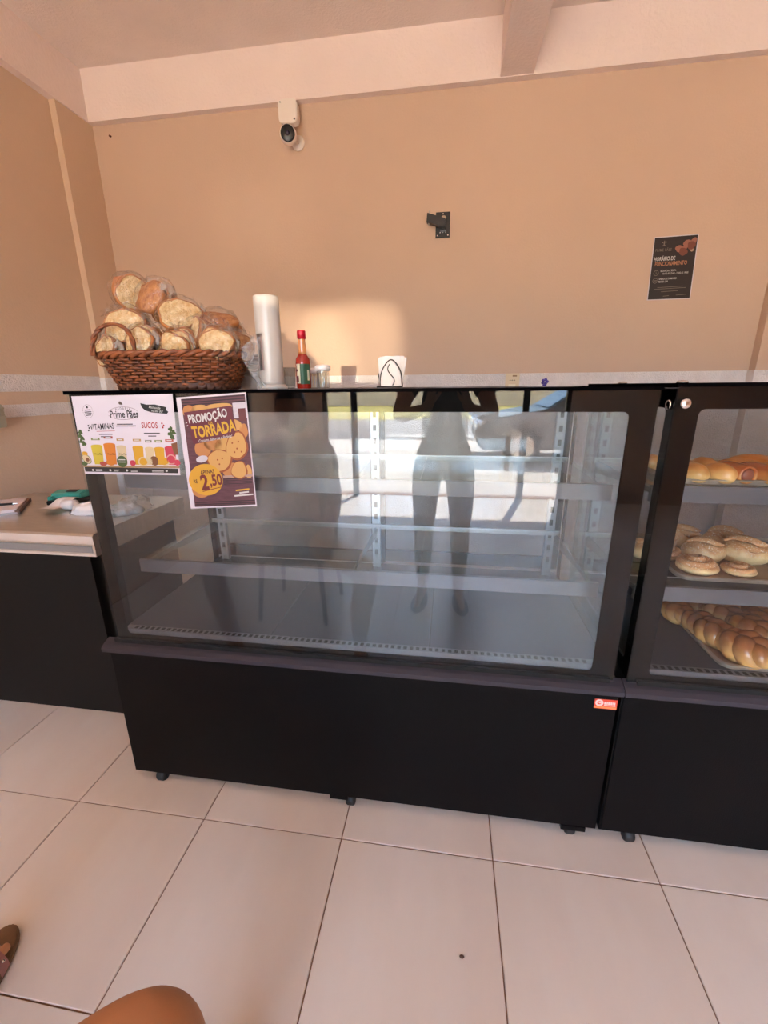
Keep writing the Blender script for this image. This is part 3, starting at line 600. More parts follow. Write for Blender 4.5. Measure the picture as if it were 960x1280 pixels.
# ------------------------------------------------------------------ things on the walls
def wall_things():
    W = M('white_plastic', (236, 224, 214), .35)
    K = M('black_plastic', (24, 22, 24), .35)
    # battery box and camera under the beam
    c = thing('security_camera', 'small white security camera with round black lens below its mounting box', 'camera', (-.872, 2.62, 2.583))
    MB().prism(rrect(-.050, .050, .052, .156, .022), -.012, .036, 'y').build('mounting_box', W, c, bevel=.004)
    MB().lathe([(.001,0),(.0045,0),(.0045,.002),(.001,.002)], 10, Matrix.Translation((.035,-.0125,.066))@Matrix.Rotation(PI/2,4,'X')).build('box_screw', K, c)
    MB().lathe([(.001,0),(.004,0),(.004,.002),(.001,.002)], 10, Matrix.Translation((-.036,-.0125,.142))@Matrix.Rotation(PI/2,4,'X')).build('box_screw', STEEL, c)
    MB().lathe([(.002,0),(.034,0),(.036,.006),(.03,.012),(.002,.012)], 20, Matrix.Translation((.022,.078,.000))@Matrix.Rotation(PI/2,4,'X')).build('wall_foot', W, c, True)
    MB().tube([(.022,.07,.0),(.018,.04,-.006),(.004,.02,-.005)], .010, 10).build('stalk', W, c, True)
    h = Matrix.Scale(1.28,4)@Matrix.Translation((-.000,-.012,-.004))@Matrix.Rotation(math.radians(100),4,'X')@Matrix.Rotation(math.radians(12),4,'Y')
    MB().lathe([(.002,-.034),(.018,-.034),(.028,-.022),(.033,.0),(.033,.022),(.030,.028),(.002,.028)], 24, h).build('head', W, c, True)
    MB().lathe([(.002,.0282),(.0285,.0282),(.0285,.031),(.024,.033),(.002,.034)], 24, h).build('lens_face', K, c, True)
    MB().lathe([(.001,.0342),(.009,.0342),(.007,.037),(.001,.038)], 16, h).build('lens', M('lens_glass', (40, 34, 60), .05), c, True)
    # empty television bracket
    b = thing('television_bracket', 'empty black television bracket screwed to the peach wall', 'bracket', (-.064, 2.699, 2.156))
    MB().box(-.039,.038,-.006,0,-.061,.061).build('wall_plate', K, b, bevel=.001)
    for x, z in ((-.028,-.05),(.028,-.05),(0,.052),(-.014,-.036),(.014,-.036),(0,-.036)):
        MB().lathe([(.0008,0),(.0045,0),(.003,.003),(.0008,.003)], 10, Matrix.Translation((x,-.006,z))@Matrix.Rotation(PI/2,4,'X')).build('screw', CHROME, b)
    MB().box(-.012,.016,-.03,-.006,-.032,.022).build('hinge_block', K, b)
    MB().blob((.003,-.025,.026),(.014,.01,.012),14,8).build('hinge_cap', M('pale_hinge_cap', (206, 190, 170), .5), b, True)
    MB().prism([(-.086,.004),(-.083,.044),(.012,.014),(.012,-.030)], -.062, -.024, 'y').build('arm', K, b, bevel=.001)
    MB().tube([(-.073,-.043,.04),(-.073,-.043,.058)], .004, 8).build('arm_bolt', STEEL, b)
    MB().tube([(-.073,-.043,-.010),(-.073,-.043,.004)], .0055, 8).build('arm_bolt', STEEL, b)
    # cream switch plate half hidden behind the case top
    s = thing('wall_socket', 'cream wall socket on the white lower wall behind the case', 'socket', (.358, 2.699, 1.325))
    CR = M('cream_plastic', (222, 200, 166), .45)
    MB().prism(rrect(-.038,.040,-.055,.060,.006), -.010, 0, 'y').build('plate', CR, s, bevel=.002)
    MB().box(.0,.024,-.012,-.010,.042,.05).build('label_strip', M('brown_print', (150, 116, 84), .6), s)
    MB().box(-.02,.02,-.013,-.010,-.02,.0).build('rocker', M('ivory_plastic', (236, 222, 196), .4), s)
    for x in (-.012, 0, .012): MB().tube([(x,-.0105,.022),(x,-.009,.022)], .003, 8).build('socket_hole', K, s)
    # surface box on the left wall
    g = thing('junction_box', 'grey green junction box on the left wall above the counter', 'junction box', (-2.09, 1.712, 1.205))
    GG = M('grey_green_plastic', (172, 164, 144), .5)
    MB().prism(rrect(-.062,.062,-.052,.052,.008), 0, .045, 'x').build('box_body', GG, g, bevel=.004)
    for z0 in (-.02, .018): MB().prism([(-.06,z0-.014),(.06,z0+.012),(.06,z0+.022),(-.06,z0-.002)], .045, .053, 'x').build('cover_rib', GG, g, bevel=.002)
    n = tag(MB().tube([(0,0,0),(0,-.012,-.002)], .005, 8).build('nail', M('rusty_iron', (96, 50, 30), .8)), 'rusty nail in the back wall near the left corner', 'nail', loc=(-1.955, 2.70, 2.70))
wall_things()

# ------------------------------------------------------------------ service counter at the left
def counter():
    c = thing('service_counter', 'low black service counter with a stainless steel top', 'counter', (-1.66, 1.58, 0))
    X0, X1 = -.43, .392
    MB().box(X0, .335, -.245, .27, 0, .727).build('body', DPANEL, c)
    MB().box(X0, .338, -.2475, -.245, .012, .722).build('front_panel', DPANEL, c, bevel=.001)
    prof = [(-.272,.806),(-.266,.813),(.29,.813),(.29,.727),(-.272,.727)]
    t = MB().prism(prof, X0, X1, 'x').build('worktop', M('steel_worktop', (226, 220, 212), .33, 1, var=.1, vs=14, stretch=(1, 6, 1)), c)
    MB().box(X0, X1-.012, -.2735, -.272, .741, .768).build('edge_inset', M('grey_edge_band', (128, 124, 122), .5), t)
    MB().box(X0, X1, -.274, -.2722, .777, .806).build('edge_lip', M('pale_steel_lip', (216, 206, 198), .4, .4), t)
    MB().box(X0, X1, -.274, -.2722, .727, .737).build('edge_lip', MATS['pale_steel_lip'], t)
    # lead hanging down between counter and case
    o = MB().tube([(-1.262,1.40,.76),(-1.235,1.33,.68),(-1.18,1.25,.62),(-1.13,1.23,.56),(-1.10,1.24,.40),(-1.09,1.3,.2),(-1.1,1.4,.006),(-1.12,1.6,.006)], .005, 8).build('power_cord', RUBBER, smooth=True)
    tag(o, 'black power cord hanging between the counter and the display case', 'cord')
    # notebook with pen
    n = thing('notebook', 'open spiral notepad on the steel counter', 'notebook', (-1.90, 1.595, .8135), math.radians(37.5))
    MB().box(-.12,.026,-.125,.125,0,.008).build('back_pages', PAPER, n)
    MB().box(-.115,.022,-.122,.12,.0085,.020).build('page_block', M('pale_pink_page', (232, 216, 218), .7), n, bevel=.001)
    MB().box(.018,.034,-.124,.122,.0,.016).build('binding', M('brown_cardboard', (110, 84, 74), .7), n)
    p = thing('pen', 'black pen lying on the spiral notepad', 'pen', (-1.935, 1.555, .8385), math.radians(25))
    MB().tube([(-.06,0,0),(.05,0,0)], .0048, 10).build('barrel', M('black_pen', (26, 22, 24), .4), p, True)
    MB().tube([(.05,0,0),(.068,0,0)], [.0044,.0012], 10).build('tip', STEEL, p)
    # payment terminal
    t = thing('card_terminal', 'teal card payment terminal printing a receipt on the counter', 'card terminal', (-1.745, 1.70, .8135), math.radians(8))
    t.scale = (.88, .88, .88)
    TE = M('teal_plastic', (70, 160, 142), .4); K = MATS['black_plastic']
    MB().prism([(-.05,0),(.09,0),(.09,.02),(-.05,.022)], -.07, .07, 'x').build('base', K, t, bevel=.003)
    MB().prism([(.0,.024),(.092,.018),(.095,.048),(.06,.060),(.0,.050)], -.078, .078, 'x').build('cover', TE, t, bevel=.005)
    MB().box(-.078,-.055,-.03,.0,.012,.04).build('cover_corner', TE, t, bevel=.004)
    MB().prism([(.02,.0555),(.05,.0595),(.05,.062),(.02,.058)], -.01, .045, 'x').build('screen', M('dark_screen', (24, 36, 40), .15), t)
    b = MB()
    for k in range(14):
        q = k/13; b.v += [(-.03, -.01-.14*q, .035-.02*q+.006*sin(q*7)), (.05, -.01-.14*q, .035-.02*q+.006*sin(q*7))]
    b.f = [(2*k, 2*k+1, 2*k+3, 2*k+2) for k in range(13)]
    tag(b.build('receipt', M('receipt_paper', (238, 230, 228), .7), smooth=True), 'curled white receipt coming out of the teal terminal', 'receipt', loc=(-1.70, 1.69, .8135))
    tag(MB().lathe([(.006,-.028),(.022,-.028),(.022,.028),(.006,.028)], 18, Matrix.Translation((0,0,.022))@Matrix.Rotation(PI/2,4,'Y')).build('paper_roll', MATS['receipt_paper'], smooth=True), 'small white roll of receipt paper in front of the terminal', 'paper roll', loc=(-1.63, 1.60, .8135))
    # crumpled heaps of white carrier bags, partly behind the case end
    def heap(name, lab, loc, r, seed, mat):
        def fn(d):
            return 1+.30*noise.noise(Vector((d.x*2.2+seed, d.y*2.2, d.z*2.2)))+.13*noise.noise(Vector((d.x*7, d.y*7+seed, d.z*7)))
        b = MB().blob((0,0,0), r, 44, 26, fn); b.v = [(x, y, max(z, 0)) for x, y, z in b.v]
        tag(b.build(name, mat, smooth=True), lab, 'bag', loc=loc)
    heap('carrier_bag', 'crumpled white carrier bag on the counter beside the payment terminal', (-1.50, 1.575, .8135), (.095,.055,.04), 3, M('white_bag_plastic', (240, 236, 236), .4))
    heap('carrier_bag', 'flattened milky carrier bag on the counter seen through the case end', (-1.345, 1.62, .8135), (.06,.10,.06), 8, BAGW)
counter()

# ------------------------------------------------------------------ on top of the first case
TOP = 1.3175
def basket():
    r = thing('bread_basket', 'oval brown wicker basket heaped with bagged toast on the case', 'basket', (-.787, 1.225, TOP))
    WI = M('brown_wicker', (150, 84, 44), .5, var=.45, vs=40, rgb2=(96, 48, 26))
    WD = M('dark_wicker', (92, 50, 30), .55, var=.3, vs=40)
    def prof(t): return .167+.037*t, .090+.035*t     # half axes at height t
    def ell(t, a, d=0, ex=2.8):
        A, B = prof(t); c, s = cos(a), sin(a)
        k = (abs(c)**ex+abs(s)**ex)**(-1/ex)
        return Vector(((A+d)*c*k, (B+d)*s*k))
    NS = 52; H = .088
    MB().prism([tuple(ell(0, 2*PI*k/40, -.004)) for k in range(40)], 0, .006).build('floor', WD, r)
    MB().ring([tuple(ell(.5, 2*PI*k/48, -.010)) for k in range(48)], [tuple(ell(.5, 2*PI*k/48, -.020)) for k in range(48)], .006, H*.7, 'z').build('inner_wall', WD, r)
    NR = 11
    for j in range(NR):
        t = (j+.7)/NR*.93; pts = []
        N = NS*4
        for k in range(N):
            a = 2*PI*k/N; w = .0042*sin(NS/2*a+PI*j); p = ell(t, a, w)
            pts.append((p.x, p.y, .008+t*H+.0012*sin(5*a+j)))
        MB().tube(pts, .0042, 6, True).build('weaver', WI, r, True)
    b = MB()
    for k in range(NS):
        a = 2*PI*(k+.5)/NS; p0, p1 = ell(0, a), ell(1, a); b.tube([(p0.x, p0.y, .004), (p1.x, p1.y, H)], .0026, 5)
    b.build('stakes', WD, r, True, kind='stuff')
    for ph in (0, PI):      # braided rim and foot
        for nm, t, z, rad in (('rim_strand', 1.06, H+.004, .0062), ('foot_strand', -.03, .008, .0058)):
            pts = []
            for k in range(160):
                a = 2*PI*k/160; p = ell(t, a, .005*cos(22*a+ph)); pts.append((p.x, p.y, z+.005*sin(22*a+ph)))
            MB().tube(pts, rad, 7, True).build(nm, WI if nm == 'rim_strand' else WD, r, True)
    for ph in (0, PI):      # twisted loop handle at the left end
        pts = []
        for k in range(41):
            q = k/40; a = PI*q; x = -.110-.062*cos(a); z = H+.002+.080*sin(a)**.7; y = -.112+.012*sin(a)
            pts.append((x+.003*cos(16*q*PI/2+ph), y+.003*sin(16*q*PI/2+ph), z))
        MB().tube(pts, .0045, 7).build('handle_strand', WI, r, True)
basket()
CRUMB = M('toast_crumb', (246, 220, 172), .85, var=.25, vs=70, bump=1.0, bs=170, rgb2=(222, 178, 118))
CRUST = M('toast_crust', (182, 112, 56), .55, var=.3, vs=30)
CRUMB2 = M('brown_toast_crumb', (206, 142, 84), .7, var=.25, vs=60, bump=.8, bs=160, rgb2=(166, 98, 50))
def slice_mesh(R, th, seed, heart=0):
    rnd = random.Random(seed); ph = rnd.random()*6
    pts = []
    for k in range(32):
        a = 2*PI*k/32; q = 1+.08*sin(2*a+ph)+.06*sin(3*a+ph*2)+.035*sin(5*a+ph)+.02*sin(9*a)
        if heart: q -= .22*max(0, cos(a-1.1))**6
        pts.append((R*q*cos(a), R*q*.9*sin(a)))
    b = MB(); n = 32; vs = []; fs = []
    for y, s in ((-th/2, .9), (-th/2, .55), (-th/2, .2)):
        vs += [(p[0]*s, y+noise.noise(Vector((p[0]*60+seed, p[1]*60, s*3)))*.0015, p[1]*s) for p in pts]
    vs.append((0, -th/2, 0))
    for j in range(2): fs += [(j*n+k, j*n+(k+1) % n, (j+1)*n+(k+1) % n, (j+1)*n+k) for k in range(n)]
    fs += [(2*n+k, 2*n+(k+1) % n, 3*n) for k in range(n)]
    b.add(vs, fs)
    b.add([(x, -y, z) for x, y, z in vs], [f[::-1] for f in fs])
    c = MB()
    rows = [(-th/2+.0004, .9), (-th/2-.0008, .96), (-th*.3, 1.0), (th*.3, 1.0), (th/2+.0008, .96), (th/2-.0004, .9)]
    cv = [(p[0]*s, y, p[1]*s) for y, s in rows for p in pts]
    c.add(cv, [(j*n+k, j*n+(k+1) % n, (j+1)*n+(k+1) % n, (j+1)*n+k) for j in range(5) for k in range(n)])
    return b, c
def toast_bags():
    # label detail, x, y, z, radius, slices, spread, yaw, pitch, brown, heart
    base = 'bag of toast '
    L = [('standing edge-on at the very top of the basket', -.905,1.235,1.583, .050,3,.017, 58,8,0,0),
         ('with a browned round face, right of the topmost bag', -.832,1.235,1.563, .056,3,.018, -14,-18,1,0),
         ('with a big pale round face, upper left under the topmost bag', -.898,1.190,1.488, .054,3,.018, 16,-10,0,0),
         ('with a pale oval face, low beside the loop handle', -.836,1.165,1.446, .046,3,.016, -8,-4,0,0),
         ('tilted to the upper right in the middle of the heap', -.752,1.215,1.510, .055,3,.021, 38,-24,0,0),
         ('with a heart shaped face at the front centre of the rim', -.722,1.150,1.432, .045,3,.016, -6,2,0,1),
         ('with brown crusts up, at the back right of the heap', -.665,1.255,1.478, .062,4,.020, 30,-58,1,0),
         ('with a smooth round face at the front right of the rim', -.622,1.170,1.434, .047,3,.017, 14,-4,0,0),
         ('framed by the loop handle at the left end', -.945,1.170,1.424, .046,3,.016, -16,-6,0,0),
         ('poking out at the far right end of the basket', -.598,1.235,1.436, .040,3,.016, 66,4,1,0),
         ('behind the loop handle at the left rim of the basket', -.975,1.245,1.448, .048,3,.016, 48,4,0,0),
         ('in the dark gap at the centre of the heap', -.775,1.250,1.440, .055,3,.018, 20,-12,1,0),
         ('leaning back behind the heart shaped slice', -.690,1.20,1.465, .046,3,.017, -30,-20,0,0)]
    for i, (lab, x, y, z, R, n, sp, yaw, pit, br, ht) in enumerate(L):
        r = thing('toast_bag', base+lab, 'bread bag', (x, y, z), group='bags of toast in the basket')
        r.rotation_euler = (math.radians(pit), 0, math.radians(yaw))
        for k in range(n):
            cm, cr = slice_mesh(R*(1-.05*(k % 2)), .012, i*7+k*(0 if k == 0 else 1), ht and k == 0)
            off = (k-(n-1)/2)*sp
            s_ = cm.build('slice', CRUMB2 if br else CRUMB, r, True); s_.location = (.004*((k*7) % 3-1), off, .003*((k*5) % 3-1))
            s_.rotation_euler = (.05*((k*3) % 4-1.5), .3*k, .06*((k*5) % 3-1))
            cr.build('crust', CRUST, s_, True)
        H = n*sp/2+.012
        def fn(d):
            return 1.0+.10*noise.noise(d*3.2+Vector((i*3.1,0,0)))+.05*noise.noise(d*9+Vector((0,i*2.3,0)))
        b = MB().blob((0,0,0), (R*1.16, H*1.25, R*1.12), 36, 24, fn)
        # gathered neck of the bag
        ang = [.5,-.6,2.4,.9,.7,1.7,.4,.9,2.2,.3,2.6,1.2,.8][i]
        ex, ez = cos(ang), sin(ang)
        m = Matrix.Rotation(-(ang-PI/2), 4, 'Y')
        nk = []
        prof = [(.012,R*1.02),(.009,R*1.10),(.010,R*1.16),(.017,R*1.25),(.022,R*1.33)]
        vs = []; fs = []; nn = 24
        for rr, zz in prof:
            for k in range(nn):
                a = 2*PI*k/nn; q = rr*(1+.35*sin(6*a+i)); vs.append((q*cos(a), q*sin(a)*.55, zz+.003*sin(5*a)))
        for j in range(len(prof)-1): fs += [(j*nn+k, j*nn+(k+1) % nn, (j+1)*nn+(k+1) % nn, (j+1)*nn+k) for k in range(nn)]
        b.add(vs, fs, m)
        b.build('plastic_wrap', BAGF, r, True)
toast_bags()
def top_things():
    # nested foam trays right of the basket
    FO = M('grey_white_foam', (206, 192, 184), .75, var=.06, vs=40)
    for k in range(9):
        b = MB(); z0 = .0+.0075*k
        o = [(.052,.0),(.064,.036),(.070,.038),(.070,.041),(.061,.041),(.049,.004)]
        vs = []; n = 32
        for r_, z_ in o:
            for q in range(n):
                a = 2*PI*q/n; kx = (abs(cos(a))**5+abs(sin(a))**5)**(-1/5); vs.append((r_*kx*cos(a), r_*.8*kx*sin(a), z_))
        fs = [(j*n+q, j*n+(q+1) % n, (j+1)*n+(q+1) % n, (j+1)*n+q) for j in range(5) for q in range(n)]+[tuple(range(n-1,-1,-1)), tuple(range(5*n, 6*n))]
        b.add(vs, fs)
        o_ = b.build('foam_tray', FO)
        lab = ('bottom', 'second from the bottom', 'third from the bottom', 'fourth from the bottom', 'middle', 'fourth from the top', 'third from the top', 'second from the top', 'topmost')[k]
        lab = 'grey-white foam tray, %s of the nested stack beside the basket' % lab
        tag(o_, lab, 'tray', 'nested foam trays', (-.645, 1.40, TOP+z0*1.0+.0003*k)); o_.scale = (1+.012*k, 1, 1)
    # white tube dispenser with an opening, thin bag pulled out of it
    d = thing('bag_dispenser', 'tall white tube dispenser with a plastic bag pulled from its side opening', 'dispenser', (-.506, 1.235, TOP))
    WP = M('glossy_white_tube', (196, 190, 184), .3)
    R = .0345; n = 40; rows = [.012,.02,.05,.09,.10,.145,.15,.2,.236,.242]
    vs = []; fs = []
    for z in rows:
        for k in range(n): a = 2*PI*k/n; vs.append((R*cos(a)*(1 if z < .24 else .97), R*sin(a)*(1 if z < .24 else .97), z))
    for j in range(len(rows)-1):
        for k in range(n):
            a = 2*PI*(k+.5)/n
            hole = 2 <= j <= 4 and math.radians(193) < a < math.radians(258)
            if not hole: fs.append((j*n+k, j*n+(k+1) % n, (j+1)*n+(k+1) % n, (j+1)*n+k))
    b = MB().add(vs, fs); t = b.build('tube', WP, d, True)
    sm = t.modifiers.new('s', 'SOLIDIFY'); sm.thickness = .002; sm.offset = -1
    MB().lathe([(.001,.2405),(.0335,.2405),(.033,.2425),(.001,.243)], 32).build('tube_cap', WP, d)
    MB().lathe([(.001,0),(.043,0),(.043,.006),(.036,.012),(.001,.012)], 36).build('base', WP, d, True)
    MB().lathe([(.001,.016),(.024,.018),(.024,.22),(.001,.22)], 24).build('bag_roll', M('pinkish_bag_roll', (188, 164, 160), .5), d, True)
    b = MB(); N, Mm = 26, 8
    for j in range(N):
        q = j/(N-1)
        cx = -.020-.030*sin(q*PI*.9)+.022*q; cy = -.036-.010*sin(q*PI); cz = .135-.130*q
        w = .013+.010*sin(q*5)+.006*q
        for k in range(Mm):
            u = k/(Mm-1)*2-1
            b.v.append((cx+u*w, cy+.008*sin(u*4+q*9)+.004*noise.noise(Vector((u*3, q*8, 1))), max(.001, cz+.004*sin(u*6+q*4))))
    b.f = [(j*Mm+k, j*Mm+k+1, (j+1)*Mm+k+1, (j+1)*Mm+k) for j in range(N-1) for k in range(Mm-1)]
    b.build('pulled_bag', BAGW, d, True)
    # hot sauce bottle
    s = thing('sauce_bottle', 'red hot sauce bottle with a red cap and green label', 'bottle', (-.411, 1.235, TOP))
    SA = M('red_sauce', (150, 34, 20), .15, spec=.6)
    MB().lathe([(.002,0),(.0185,0),(.0205,.003),(.0205,.070),(.019,.080),(.013,.089),(.0115,.092)], 28).build('body', SA, s, True)
    MB().lathe([(.0115,.092),(.0108,.100),(.0098,.130),(.0098,.134)], 24).build('neck', M('amber_glass_neck', (206, 136, 84), .1, spec=.7), s, True)
    MB().lathe([(.002,.132),(.0118,.132),(.0118,.152),(.0108,.154),(.002,.154)], 24).build('cap', M('red_cap', (196, 22, 44), .3), s, True)
    def wrap(nm, a0, a1, z0, z1, mat, rr=.0208):
        b = MB(); n = 12
        for z in (z0, z1):
            for k in range(n+1): a = math.radians(a0+(a1-a0)*k/n); b.v.append((rr*cos(a), rr*sin(a), z))
        b.f = [(k, k+1, n+2+k, n+1+k) for k in range(n)]; b.build(nm, mat, s, True)
    wrap('green_label', 262, 345, .012, .066, M('label_green', (34, 78, 50), .5))
    wrap('label_border', 225, 262, .014, .066, M('label_cream', (214, 206, 180), .5))
    wrap('label_panel', 205, 248, .018, .034, M('label_dark_red', (96, 24, 40), .5), .0210)
    wrap('label_panel', 205, 240, .046, .052, MATS['label_dark_red'], .0210)
    wrap('label_stripe', 318, 335, .022, .05, MATS['label_cream'], .0211)
    # toothpick jars and a glass
    def jar(name, lab, loc, sc, filled):
        j = thing(name, lab, 'jar', loc, group='toothpick jars')
        MB().lathe([(.012,.003),(.0165,.0),(.0175,.004),(.0165,.045)], 24, cap=False).build('glass_body', CLEAR, j, True)
        MB().lathe([(.002,.045),(.0205,.045),(.0205,.056),(.016,.059),(.002,.061)], 24).build('lid', M('white_lid', (240, 234, 232), .35), j, True)
        for k in range(9 if filled else 6):
            a = k*2.4; MB().tube([(.008*cos(a), .008*sin(a), .004), (.010*cos(a+.5), .010*sin(a+.5), .040)], .0011, 5).build('toothpick', M('pale_wood', (226, 200, 160), .6), j)
        j.scale = (sc, sc, sc)
    jar('toothpick_jar', 'small glass toothpick jar with white lid, in front near the sauce bottle', (-.356, 1.24, TOP), 1.06, True)
    jar('toothpick_jar', 'second white-lidded toothpick jar half hidden behind the sauce bottle', (-.409, 1.34, TOP), 1.0, False)
    g = MB().lathe([(.001,.003),(.015,.003),(.0155,0),(.017,.0),(.023,.062),(.0215,.062),(.0155,.006),(.001,.006)], 28, cap=False).build('drinking_glass', CLEAR, smooth=True)
    tag(g, 'clear empty drinking glass left of the sauce bottle', 'glass', loc=(-.491, 1.335, TOP))
    # napkin holder
    h = thing('napkin_holder', 'black wire napkin holder on the case top', 'napkin holder', (-.166, 1.25, TOP))
    WIRE = M('black_wire', (26, 22, 26), .45, .3)
    for y, dx in ((-.02, .006), (.02, -.006)):
        pts = []
        for k in range(25):
            q = k/24; a = PI*q; pts.append((dx-.031*cos(a), y, .004+.062*sin(a)**.75*(1+.12*(sin(a)**8))))
        MB().tube(pts, .0016, 6).build('arch', WIRE, h, True)
        pts = [(dx+.007*sin(k/20*2*PI)+ .004*(1-k/10), y-.0005, .006+.056*k/20) for k in range(21)]
        MB().tube(pts, .0013, 6).build('scroll', WIRE, h, True)
    MB().tube([(-.034,-.02,.003),(.037,-.02,.003),(.034,.02,.003),(-.037,.02,.003)], .0016, 6, True).build('base_wire', WIRE, h, True)
    b = MB(); N, Mm = 9, 7
    nap = thing('napkin_stack', 'white paper napkins standing in the black wire holder', 'napkins', (-.163, 1.25, TOP+.005), group=None)
    for k in range(6):
        b = MB(); y0 = -.012+.0045*k; tilt = .03*(k-2)
        for j in range(N):
            for i in range(Mm):
                u = i/(Mm-1)*2-1; v = j/(N-1)
                b.v.append((u*.030+v*.003+tilt*v*.12, y0+.0018*sin(u*3+k)+.002*v*sin(u*5+k), v*(.076+.003*sin(k*2.1+u*2))))
        b.f = [(j*Mm+i, j*Mm+i+1, (j+1)*Mm+i+1, (j+1)*Mm+i) for j in range(N-1) for i in range(Mm-1)]
        b.build('napkin', M('napkin_paper', (170, 163, 168), .8), nap, True)
    # tiny violet ornament
    p = thing('violet_ornament', 'tiny dark violet plastic flower on the case top', 'ornament', (.245, 1.22, TOP))
    V = M('dark_violet_plastic', (62, 40, 124), .4)
    MB().lathe([(.002,0),(.006,0),(.0045,.006),(.002,.008)], 14).build('stem_foot', V, p, True)
    for k in range(5):
        a = 2*PI*k/5; MB().blob((.0055*cos(a), .002*sin(a*2), .012+.005*sin(a)), (.0045,.003,.004), 10, 7).build('petal', V, p, True)
top_things()

# ------------------------------------------------------------------ trays and pastry in the right case
GOLD = baked('golden_bun_crust', (196, 120, 52), (232, 186, 120), .55, .6, .3)
SUGAR = baked('sugared_bun_crust', (198, 138, 88), (242, 206, 150), .62, .25, .5, speck=(226, 204, 178))
BRAID = baked('braid_crust', (146, 82, 38), (214, 160, 96), .60, .5, .25, bump=.15)
SAUS = baked('sausage_pastry', (178, 88, 40), (220, 150, 88), .6, .5, .25)
FRIED = baked('fried_pastry', (192, 112, 40), (206, 134, 58), .6, .5, .35, bump=.8, bs=60)
def tray(label, loc, w, d, rz, h=.014):
    t = thing('baking_tray', label, 'tray', loc, rz, 'baking trays')
    TM = M('worn_baking_tray', (186, 168, 150), .4, .6, var=.25, vs=9)
    MB().prism(rrect(-w/2, w/2, -d/2, d/2, .03), 0, .0015).build('tray_floor', M('paper_lined_tray', (168, 132, 100), .6, .1, var=.25, vs=12), t)
    MB().ring(rrect(-w/2-.012, w/2+.012, -d/2-.012, d/2+.012, .036), rrect(-w/2-.001, w/2+.001, -d/2-.001, d/2+.001, .03), h-.003, h, 'z').build('tray_rim', TM, t, bevel=.001)
    MB().ring(rrect(-w/2-.002, w/2+.002, -d/2-.002, d/2+.002, .031), rrect(-w/2, w/2, -d/2, d/2, .03), 0, h-.003, 'z').build('tray_side', TM, t)
    return t
def bun(r, mat, seed=0, cut=False):
    def fn(d): return 1+.06*noise.noise(d*1.8+Vector((seed,0,0)))+.02*noise.noise(d*5+Vector((0,seed,0)))
    b = MB().blob((0,0,r[2]*.72), r, 28, 18, fn); b.v = [(x, y, max(z, 0)) for x, y, z in b.v]
    return b
def spiral(R, h, seed=0, flat=1.):
    """coiled dough: a fat rope wound into a snail, one mesh"""
    pts = []; rs = []
    N = 70
    for k in range(N):
        q = k/(N-1); a = q*2.1*2*PI+seed; rr = R*(.78*(1-q)+.05)
        pts.append((rr*cos(a), rr*sin(a)*flat, h*.40+h*.34*q)); rs.append(min(h*.40, R*.185)*(1-.15*q)*(min(1, (k+2)/8)))
    b = MB().tube(pts, rs, 12)
    b.blob((0,0,h*.30),(R*.86, R*.86*flat, h*.34),24,12)
    b.v = [(x, y, max(z, 0)) for x, y, z in b.v]
    return b
def place(b, name, mat, label, cat, loc, rz=0, group=None, sc=1., tilt=(0, 0)):
    o = b.build(name, mat, smooth=True); tag(o, label, cat, group, loc); o.rotation_euler = (tilt[0], tilt[1], rz); o.scale = (sc, sc, sc); return o
